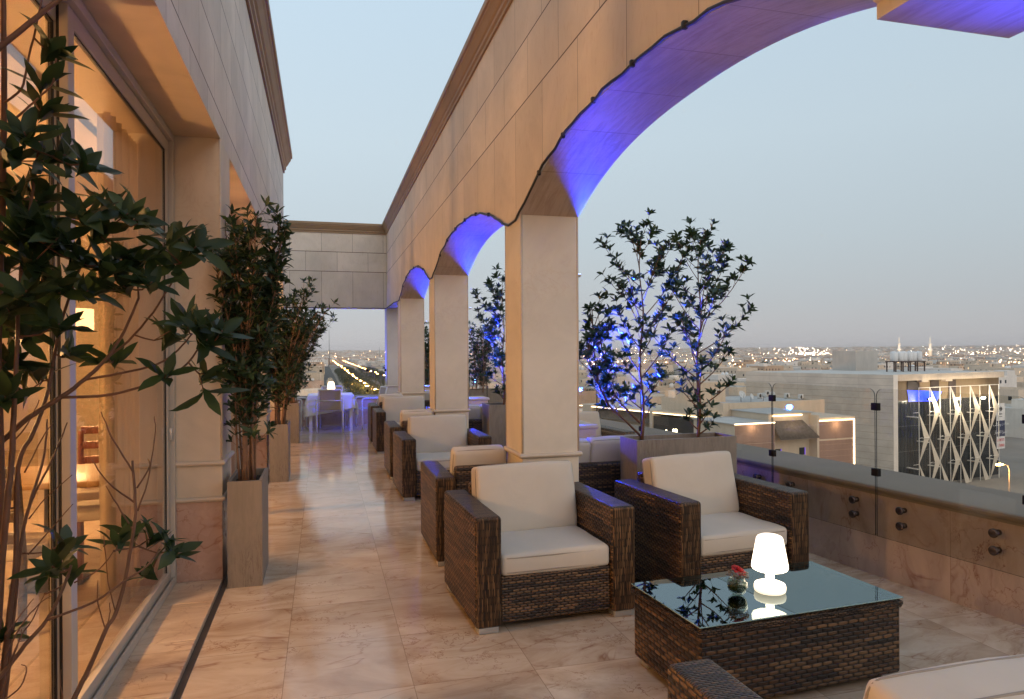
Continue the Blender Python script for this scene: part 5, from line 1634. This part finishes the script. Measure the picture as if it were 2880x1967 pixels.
for k, (x, y, a, lab) in enumerate([(2084, 1130, .2, 'largest white satellite dish in front of the roof room'), (2112, 1131, .5, 'smaller white satellite dish right of the largest'), (2147, 1128, 2.0, 'satellite dish turned edge on near the upright air conditioner'), (2026, 1130, -.4, 'leftmost rusty satellite dish on the beige roof'), (2172, 1124, 2.6, 'satellite dish partly behind the glass clamp')]):
    p = onz(x, y, zH - .3)
    if dsh is None:
        dsh = thing('satellite_dish', lab, 'satellite dish', p, 0, 'satellite dishes on the beige roof'); q = dsh
        Md = Matrix.Translation((0, -.12, .85)) @ Matrix.Rotation(R(65), 4, 'X')
        m = MB(); pr = [(.0, 0), (.25, .02), (.42, .07), (.5, .11)]; V = []; F = []
        for (r_, z_) in pr:
            for kk in range(18): V.append(Md @ Vector((r_ * math.cos(kk * math.pi / 9), r_ * math.sin(kk * math.pi / 9), z_)))
        for i in range(3):
            for kk in range(18): F.append((i * 18 + kk, i * 18 + (kk + 1) % 18, (i + 1) * 18 + (kk + 1) % 18, (i + 1) * 18 + kk))
        m.add(V, F, True); o = m.build('reflector', M['tank'], dsh); so = o.modifiers.new('s', 'SOLIDIFY'); so.thickness = .02
        m = MB(); m.tube([(0, 0, 0), (0, 0, .8)], .03, 6); m.tube([(0, 0, .0), (.3, .2, 0)], .03, 5); m.build('mast', M['rust'], dsh)
        m = MB(); m.tube([Md @ Vector((0, -.48, .1)), Md @ Vector((0, 0, .5))], .015, 5); m.build('feed_arm', M['rust'], dsh)
    else: q = dup(dsh, p, a, lab)
    q.rotation_euler.z = a; s_ = 1.25 if k == 0 else .95; q.scale = (s_,) * 3

# wing with arched lit windows
z0_ = -8.0
f0 = Face(onz(1630, 1136, z0_), onz(2062, 1177, z0_))
b0b = on_face('villa_wing', 'long beige wing with dark recess and pairs of lit arched windows behind the trough', 'building', f0)
h_ = lambda x, y: f0.loc(1600 + x * .22686, 1120 + y * .22686)
m = MB(); m.box(0, f0.L, 2.2, 10, GZ, z0_ - .4); m.box(0, f0.L, 0, .4, GZ, z0_ - 3.2); 
for (xa, xb) in ((180, 285), (1010, 1045), (1960, 2045)):
    a = max(0, h_(xa, 100)[0]); b = h_(xb, 100)[0]; m.box(a, b, -.2, 2.2, GZ, z0_)
m.box(0, f0.L, .2, 10, z0_ - .38, z0_ - .05)
m.build('wall', WM['cream'], b0b)
m = MB(); m.add([(0, 2.19, z0_ - .42), (f0.L, 2.19, z0_ - .42), (f0.L, .42, z0_ - 2.2), (0, .42, z0_ - 2.2)], [(0, 1, 2, 3)]); m.build('tiled_slope', simple('dark_roof_tile', (.09, .075, .065), .8, nscale=1, namp=.3), b0b)
m = MB(); m.box(0.1, f0.L - .1, -.12, -.06, z0_ - .36, z0_ - .24); m.build('light_strip', M['led'], b0b)
aw = emis('lit_arched_window', (1.0, .86, .55), 5.0)
for (xx, y0_, y1_) in ((1210, 390, 450), (1302, 380, 450), (1332, 380, 450), (1690, 400, 460), (1860, 365, 450), (1905, 365, 450)):
    s_, zA = h_(xx, y0_); zBt = zA - 1.55; r_ = .36 if xx > 1800 else .26
    pts = [(s_ - r_, zBt), (s_ + r_, zBt)] + [(s_ + r_ * math.cos(a * math.pi / 8), zA - r_ + r_ * math.sin(a * math.pi / 8)) for a in range(9)]
    m = MB(); m.prism(pts, -.06, .0, 'y'); m.build('arched_window', aw, b0b)
m = MB(); m.box(h_(1050, 0)[0], h_(1950, 0)[0], -.03, -.004, z0_ - 4.5, z0_ - .8); m.build('dark_recess', simple('dark_recess_wall', (.06, .05, .04), .8), b0b)

# ---- generic city fabric
def sector(p):
    d = Vector((p.x, p.y)); u = (p.x * math.cos(YAW) - p.y * math.sin(YAW)) / max(1e-3, (p.x * math.sin(YAW) + p.y * math.cos(YAW)))
    return 1440 + 1975 * u, p.x * math.sin(YAW) + p.y * math.cos(YAW)
keep = []
for fc, dpt in ((fcD, 34), (fB, 14), (fH, 20), (f0, 14)):
    for i in range(9):
        for j in range(5): keep.append(fc.o + fc.d * fc.L * i / 8 - fc.n * dpt * j / 4)
# boulevard axis
q1 = onz(1069, 1091, -14); q2 = onz(946, 1017, -14)
bdir = Vector((q2.x - q1.x, q2.y - q1.y, 0)).normalized(); bper = Vector((bdir.y, -bdir.x, 0))
bl0 = Vector((q1.x, q1.y, 0)) - bdir * 160
def near_blvd(p):
    v = Vector((p.x, p.y, 0)) - bl0; s_ = v.dot(bdir); w_ = v.dot(bper)
    return -20 < s_ < 1400 and -30 < w_ < 36
rb = random.Random(12)
th = R(14); ca, sa = math.cos(th), math.sin(th)
cells = []
for i in range(-40, 70):
    for j in range(-5, 70):
        gx, gy = i * 23 + (i // 3) * 9, j * 23 + (j // 2) * 10
        p = Vector((gx * ca - gy * sa, gx * sa + gy * ca, 0))
        px_, dp = sector(p)
        if dp < 150 or dp > 980: continue
        if not ((850 < px_ < 1125) or (1185 < px_ < 1215) or (1315 < px_ < 1430) or (1610 < px_ < 2920)): continue
        if near_blvd(p): continue
        if any((p - Vector((k.x, k.y, 0))).length < 17 for k in keep): continue
        cells.append((dp, px_, p))
cells.sort(key=lambda c: c[0])
names = {'cream': 'cream', 'white': 'white', 'tan': 'tan', 'pink': 'pinkish', 'grey': 'grey'}
nb_ = 0; used_labels = {}
far_extra = []
ZONES = [(925, 'left above the dining table'), (985, 'above the dining lamp'), (1045, 'beside the lit boulevard'), (1130, 'left of the corner pillar'), (1300, 'right of the third pillar'), (1372, 'right of the second pillar'), (1600, 'left of the nearest pillar'),
         (1720, 'behind the blue lit branches'), (1810, 'behind the left tree trunk'), (1900, 'between the two trees'), (1990, 'behind the right tree'), (2080, 'right of the trees'), (2200, 'above the long wall end'), (2330, 'above the long office wall'), (2450, 'behind the roof room'), (2560, 'behind the water tanks'), (2650, 'right of the water tanks'), (2760, 'above the folded screens'), (9999, 'at the right edge')]
def where(px_):
    for a, n_ in ZONES:
        if px_ < a: return n_
tankm = None
for (dp, px_, p) in cells:
    if rb.random() < .1: continue
    kind = rb.choices(['cream', 'white', 'tan', 'pink', 'grey'], [5, 5, 1.6, 1.2, 1.4])[0]
    w_ = rb.uniform(11, 20); d_ = rb.uniform(11, 20); h_b = rb.choice([6.5, 7.5, 9.8, 10.5, 13.2]) if dp > 230 else rb.choice([6.5, 7.5, 9.8])
    if px_ < 1130 and dp < 330: h_b = min(h_b, 7.5)
    if nb_ >= 262: far_extra.append((p, w_, d_, h_b, kind)); continue
    storeys = {6.5: 'low', 7.5: 'two storey', 9.8: 'three storey', 10.5: 'three storey', 13.2: 'tall'}[h_b]
    dist_w = 'near' if dp < 260 else ('middle distance' if dp < 480 else 'distant')
    dw = {'near': 'in the nearer rows of the city', 'middle distance': 'in the middle of the city', 'distant': 'far out in the city'}[dist_w]
    for _try in range(60):
        roof = rb.choice(['flat roof', 'roof stair room', 'roof tanks'])
        wide = 'wide ' if w_ > 16 else ('narrow ' if w_ < 12.5 else '')
        lab = '%s%s %s house, %s, %s %s' % (wide, storeys, names[kind], roof, {'near': 'near', 'middle distance': 'midway', 'distant': 'far'}[dist_w], where(px_))
        if lab not in used_labels: break
        kind = rb.choice(['cream', 'white', 'tan', 'pink', 'grey']); w_ = rb.uniform(11, 20)
    used_labels[lab] = 1
    t = thing('flat_roofed_house', lab, 'house', (p.x, p.y, GZ), th + rb.choice([0, 0, math.pi / 2]), 'houses of the city, %s' % dw)
    near = dp < 330
    m = MB(); m.box(-w_ / 2, w_ / 2, -d_ / 2, d_ / 2, 0, h_b)
    if rb.random() < .4: m.box(-w_ / 2 + w_ * .55, w_ / 2 - .4, -d_ / 2 + .4, d_ / 2 - d_ * .5, h_b + .001, h_b + 2.9)
    m.build('wall', WM[kind] if near else WW[kind], t)
    m = MB(); q_ = .25
    for (a, b, c, d) in ((-w_ / 2, w_ / 2, -d_ / 2, -d_ / 2 + q_), (-w_ / 2, w_ / 2, d_ / 2 - q_, d_ / 2), (-w_ / 2, -w_ / 2 + q_, -d_ / 2 + q_, d_ / 2 - q_), (w_ / 2 - q_, w_ / 2, -d_ / 2 + q_, d_ / 2 - q_)):
        m.box(a, b, c, d, h_b + .002, h_b + .9)
    m.build('parapet', WM[kind], t)
    if 'stair' in roof:
        m = MB(); sx_ = rb.uniform(-w_ / 4, w_ / 4); m.box(sx_ - 2, sx_ + 2, -1.5, 2.5, h_b + .003, h_b + 3.0); m.build('stair_room', WM[rb.choice(['cream', 'white'])], t)
    if 'tanks' in roof:
        for k in range(2):
            m = MB(); m.lathe([(.9, 0), (.95, 1.6), (.3, 2.0), (0, 2.0)], (w_ * (.1 + .16 * k), d_ * .2, h_b + .1), 12); m.build('roof_tank', M['tank'], t)
    if near:
        for fl_ in range(int(h_b / 3.2)):
            for k in range(int(w_ / 4)):
                if rb.random() < .25: continue
                for sd_ in (-1, 1):
                    x = -w_ / 2 + 2 + k * 4; z = 1.2 + fl_ * 3.2
                    m = MB(); m.box(x, x + 1.2, sd_ * (d_ / 2) - .04, sd_ * (d_ / 2) + .04, z, z + 1.4)
                    m.build('window', M['darkglass'], t)
    nb_ += 1
m = MB()
mats_far = {}
def far_block(name, items):
    byk = {}
    for (p, w_, d_, h_b, kind) in items: byk.setdefault(kind, []).append((p, w_, d_, h_b))
    me = MB(); idx = []
    order = list(byk)
    for kk in order:
        for (p, w_, d_, h_b) in byk[kk]:
            z0 = p.z if p.z else GZ
            M4 = Matrix.Translation((p.x, p.y, 0)) @ Matrix.Rotation(th, 4, 'Z')
            me.box(-w_ / 2, w_ / 2, -d_ / 2, d_ / 2, z0 - 1, z0 + h_b, M4); idx += [order.index(kk)] * 6
    o = me.build(name, WW[order[0]])
    for kk in order[1:]: o.data.materials.append(WW[kk])
    o.data.polygons.foreach_set('material_index', idx); return o
items = list(far_extra)
def gz(r_):
    for (a, za), (b, zb_) in zip(radii, radii[1:]):
        if a <= r_ <= b: return za + (zb_ - za) * (r_ - a) / (b - a)
    return GZ
while len(items) < 9000:
    px_ = rb.uniform(860, 2920)
    if 1130 < px_ < 1600 and rb.random() < .7: continue
    dp = 980 * (9.5 ** (rb.random() ** .9))
    p = at(px_, 990, dp); r_ = math.hypot(p.x, p.y); p.z = gz(r_)
    if near_blvd(p): continue
    s_ = 1 + dp / 5000
    items.append((p, rb.uniform(9, 26) * s_, rb.uniform(9, 26) * s_, rb.choice([6, 8, 10, 13, 9]), rb.choices(['cream', 'white', 'tan', 'pink', 'grey'], [5, 4, 2, 2, 1])[0]))
o = far_block('distant_city', items); tag(o, 'mass of small pale buildings spreading to the horizon', 'city', kind='stuff')

# school like orange block, minarets, mast
zS = -13.0
fS = Face(onz(2122, 1015, zS), onz(2248, 1014, zS)); bS = on_face('school_building', 'long orange brown school building with rows of windows in the middle distance', 'building', fS)
m = MB(); m.box(0, fS.L, 0, 18, GZ, zS); m.box(fS.L * .33, fS.L * .52, -3, 18, GZ, zS + 3); m.build('wall', wallmat('orange_render', (.50, .30, .17), True, (4.5, 4.2)), bS)
for k, (px_, yt, yb, dpt) in enumerate(((2529, 946, 1000, 1500), (2616, 946, 1010, 1350))):
    p = at(px_, 990, dpt); p.z = GZ; H_ = at(px_, yt, dpt).z - GZ
    t = thing('minaret', ['lit white minaret left of the roof tanks', 'lit white minaret right of the roof tanks'][k], 'minaret', p, 0, 'minarets on the skyline')
    m = MB(); m.lathe([(3.6, 0), (3.4, H_ * .45), (4.6, H_ * .46), (4.6, H_ * .50), (2.6, H_ * .505), (2.3, H_ * .68), (3.2, H_ * .69), (3.2, H_ * .72), (1.5, H_ * .73), (1.3, H_ * .86), (1.7, H_ * .88), (.2, H_), (0, H_)], n=12)
    m.build('shaft', WM['white'], t)
    for zz, e in ((H_ * .3, 9000), (H_ * .6, 9000)):
        point('minaret_light', (p.x - 14, p.y - 14, GZ + zz), e, (1, .82, .6), 1)
for k, (px_, yt, dpt) in enumerate(((926, 925, 1500), (2224, 961, 4000), (1067, 976, 1900), (2150, 890, 99999))):
    if k == 3: continue
    p = at(px_, 990, dpt); p.z = gz(math.hypot(p.x, p.y)); H_ = at(px_, yt, dpt).z - p.z
    t = tag(MB().tube([(0, 0, 0), (0, 0, H_)], [.9, .35], 5).build('radio_mast', simple('grey_mast', (.25, .24, .24), .6), None, p),
            ['thin tall mast on the skyline above the dining table', 'faint mast on the horizon over the bright floodlit area', 'short tower on the skyline left of the corner pillar'][k], 'mast')

# boulevard: road, trees, lamps
asph = simple('asphalt', (.055, .052, .05), .8, nscale=.3)
m = MB(); 
for off in (-25,): 
    a = bl0 + bper * off; m.add([(a.x, a.y, GZ + .02), (a.x + bper.x * 13, a.y + bper.y * 13, GZ + .02), (a.x + bper.x * 13 + bdir.x * 2200, a.y + bper.y * 13 + bdir.y * 2200, GZ + .02), (a.x + bdir.x * 2200, a.y + bdir.y * 2200, GZ + .02)], [(0, 1, 2, 3)])
tag(m.build('boulevard_road', asph), kind='structure')
def city_tree(h, cr, seed, n=150, L=1.1):
    r = random.Random(seed); t = thing('street_tree', '', 'tree', (0, 0, 0))
    m = MB(); m.tube([(0, 0, 0), (.1, 0, h * .35), (0, .1, h * .8)], [.22, .16, .05], 6)
    for k in range(5): m.tube([(0, 0, h * .35 + k * .3), (cr * .6 * math.cos(k * 2.4), cr * .6 * math.sin(k * 2.4), h * .6 + k * .4)], [.1, .03], 4)
    m.build('trunk', M['stem'], t)
    lv = Leaves()
    for k in range(n):
        v = Vector((r.gauss(0, 1), r.gauss(0, 1), r.gauss(0, 1))).normalized() * (r.random() ** .35)
        c = Vector((v.x * cr, v.y * cr, h * .66 + v.z * h * .34))
        d = Vector((r.gauss(0, 1), r.gauss(0, 1), r.gauss(0, .6) - .2)).normalized(); nn = d.orthogonal().normalized()
        for q in range(3):
            lv.leaf(c + Vector((r.gauss(0, .3), r.gauss(0, .3), r.gauss(0, .3))), (d + Vector((r.gauss(0, .6), r.gauss(0, .6), r.gauss(0, .6)))).normalized(), nn, L * r.uniform(.6, 1.2), 1.6)
    lv.build('crown', M['leafcity'], t, False)
    return t
M['leafcity'] = leafmat('dusty_street_leaf', (.035, .05, .022), (.075, .085, .04))
ctp = city_tree(8, 3.4, 5); first = True
rt = random.Random(9)
cnt = 0
for row_, off in enumerate((-7, -1, 5, 20, 27)):
    s_ = 20
    while s_ < 700:
        s_ += rt.uniform(7, 13) * (1 + s_ / 500)
        p = bl0 + bdir * s_ + bper * (off + rt.uniform(-1.5, 1.5)); p.z = GZ
        lab = 'round street tree in row %s of the lamp lit boulevard' % ['one', 'two', 'three', 'four', 'five'][row_]
        if first: q = ctp; q.location = p; q['label'] = lab; q['group'] = 'boulevard trees'; first = False
        else: q = dup(ctp, p, rt.random() * 6, lab, 'boulevard trees')
        k = rt.uniform(.75, 1.25); q.scale = (k * 1.1, k * 1.1, k); cnt += 1
for k in range(46):
    px_ = rt.choice([rt.uniform(1640, 2120), rt.uniform(1640, 2000), rt.uniform(2000, 2450), rt.uniform(2400, 2860), rt.uniform(860, 1100)]); dp = rt.uniform(260, 900)
    p = at(px_, 990, dp); p.z = GZ
    if near_blvd(p) or any((p - Vector((q.x, q.y, GZ))).length < 25 for q in keep): continue
    q = dup(ctp, p, rt.random() * 6, 'dark round tree standing among the houses ' + where(px_), 'trees among the houses'); kk = rt.uniform(1.0, 1.8); q.scale = (kk * 1.2, kk * 1.2, kk)
M['orange_head'] = emis('sodium_lamp_head', (1.0, .48, .13), 170, False)
lampp = None
def street_lamp(p, rz, label, group, energy=0, col=(1, .5, .16), s=1):
    global lampp
    if lampp is None:
        lampp = thing('street_lamp', label, 'street lamp', (0, 0, 0), 0, group)
        m = MB(); m.tube([(0, 0, 0), (0, 0, 9.2), (.4, 0, 9.9), (1.8, 0, 10.15)], [.13, .08, .06, .05], 6); m.build('pole', simple('grey_lamp_pole', (.35, .33, .31), .5), lampp)
        m = MB(); m.rbox(1.7, 2.6, -.2, .2, 10.0, 10.2, .05, 2); m.build('lamp_head', M['orange_head'], lampp)
        q = lampp; q.location = p; q.rotation_euler.z = rz
    else: q = dup(lampp, p, rz, label, group)
    q.scale = (s, s, s)
    if energy: point('lamp_glow', p + Vector((0, 0, 9.3)) + Vector((math.cos(rz), math.sin(rz), 0)) * 2.1, energy, col, .3)
    return q
brz = math.atan2(bper.y, bper.x)
s_ = 10; k = 0
while s_ < 1300:
    for off, rz in ((-5, brz + math.pi), (10, brz)):
        p = bl0 + bdir * (s_ + (9 if off > 0 else 0)) + bper * (off + 3 + rt.uniform(-1, 1)); p.z = GZ
        street_lamp(p, rz, 'orange street lamp on the %s side of the boulevard' % ('left' if off < 0 else 'right'), 'boulevard street lamps', 9000 if k < 9 else 0)
    k += 1; s_ += 25 + s_ * .04 + rt.uniform(-4, 4)
for k, (x, y, z, lab) in enumerate([(2748, 1041, -14, 'glaring orange street lamp just above the office roof'), (1766, 1027, -14, ''), (1808, 1035, -14, ''), (1920, 1038, -14, ''), (1990, 1041, -14, ''), (2025, 1040, -14, ''), (2038, 1042, -14, ''),
        (2147, 1037, -14, ''), (2190, 1037, -14, ''), (2230, 1038, -14, ''), (2078, 1032, -14, ''), (2121, 1034, -14, ''), (2268, 1036, -14, ''), (1678, 1055, -14, ''), (1740, 1040, -14, ''), (1700, 1030, -14, ''), (1410, 1057, -14, ''), (1340, 1032, -14, ''), (1360, 1034, -14, ''), (1374, 1033, -14, ''), (1850, 1078, -14, '')]):
    p = onz(x, y, z); p.z = GZ
    street_lamp(p, rt.random() * 6, lab or 'glowing orange street lamp among the houses ' + where(x), 'street lamps among the houses', 1500 if k in (0, 3, 8) else 0)
# the close lamp at the right edge
p = onz(2818, 1302, -13.7); p.z = GZ
sl = street_lamp(p + Vector((1.6, .3, 0)), R(190), 'close orange street lamp on a long arm at the right edge', None, 2500, (1, .45, .12), 1.0)
# far lights
wl = emis('distant_white_light', (1.0, .80, .60), 75, False); ol = emis('distant_orange_light', (1.0, .58, .32), 60, False)
def lights(name, mat, pts, lab):
    m = MB()
    for (p, s_) in pts: m.add([(p.x - s_, p.y, p.z), (p.x + s_, p.y, p.z), (p.x, p.y - s_, p.z), (p.x, p.y + s_, p.z), (p.x, p.y, p.z - s_), (p.x, p.y, p.z + s_)], [(0, 2, 5), (2, 1, 5), (1, 3, 5), (3, 0, 5), (2, 0, 4), (1, 2, 4), (3, 1, 4), (0, 3, 4)])
    tag(m.build(name, mat), lab, 'lights', kind='stuff')
A_, B_ = [], []
def fl_light(px_, y, lst, k=1.0):
    hz = 990 - .006 * (px_ - 1440); dy = y - hz
    if dy < 4.5: dp = 5500 + 1400 * (5 - dy) ** .8
    else: dp = 20 * 1975 / dy
    dp = min(dp, 12000)
    p = at(px_, 990, dp); z = gz(math.hypot(p.x, p.y)) + 12; z = at(px_, y, dp).z if dy < 4.5 else z
    p.z = z; lst.append((p, k * (.12 + dp * .00021)))
for i in range(420):
    px_ = rt.uniform(1640, 2880); y = 977 + rt.random() ** 1.5 * 34 - .006 * (px_ - 2300); fl_light(px_, y, A_ if rt.random() < .55 else B_, rt.uniform(.6, 1.2))
for i in range(150): fl_light(rt.gauss(2275, 45), rt.uniform(990, 1007), A_, rt.uniform(1, 1.7))
for i in range(26): fl_light(2445 + i * 16.5 + rt.uniform(-2, 2), 980.5 - i * .12 + rt.uniform(-.6, .6), B_, 1.7)
for i in range(60): fl_light(rt.uniform(1980, 2440), 981.5 + rt.uniform(-1.6, 1.6), A_, 1.0)
for i in range(70): fl_light(rt.uniform(860, 1100), rt.uniform(986, 1022), B_, rt.uniform(.7, 1.2))
for i in range(40): fl_light(rt.uniform(1320, 1430), rt.uniform(984, 1020), B_, 1)
for i in range(150): fl_light(rt.uniform(1625, 2110), rt.uniform(996, 1046), B_, rt.uniform(.8, 1.5))
for i in range(120): fl_light(rt.uniform(2640, 2880), rt.uniform(984, 1040), B_, rt.uniform(.7, 1.3))
for i in range(60): fl_light(rt.uniform(2100, 2420), rt.uniform(1000, 1036), B_, rt.uniform(.7, 1.2))
for i in range(80): fl_light(rt.uniform(2650, 2880), rt.uniform(984, 1005), A_, rt.uniform(.8, 1.4))
lights('distant_white_lights', wl, A_, 'scattered tiny white lights across the far city')
lights('distant_orange_lights', ol, B_, 'scattered tiny orange lights across the far city')

# dusty evening air over the city
hz = NT('dusty_air'); hz.t.nodes.remove(hz.b)
pv = hz.n('ShaderNodeVolumePrincipled'); pv.inputs['Color'].default_value = (1.0, .93, .88, 1); pv.inputs['Density'].default_value = 0.6e-4; pv.inputs['Anisotropy'].default_value = 0.0
hz.L(pv.outputs[0], hz.out.inputs['Volume'])
m = MB(); m.box(-3500, 9000, -300, 9500, GZ - 1, 75)
tag(m.build('haze', hz.m), 'thin dusty evening haze over the far city', 'haze', kind='stuff')
scene.cycles.volume_bounces = 0
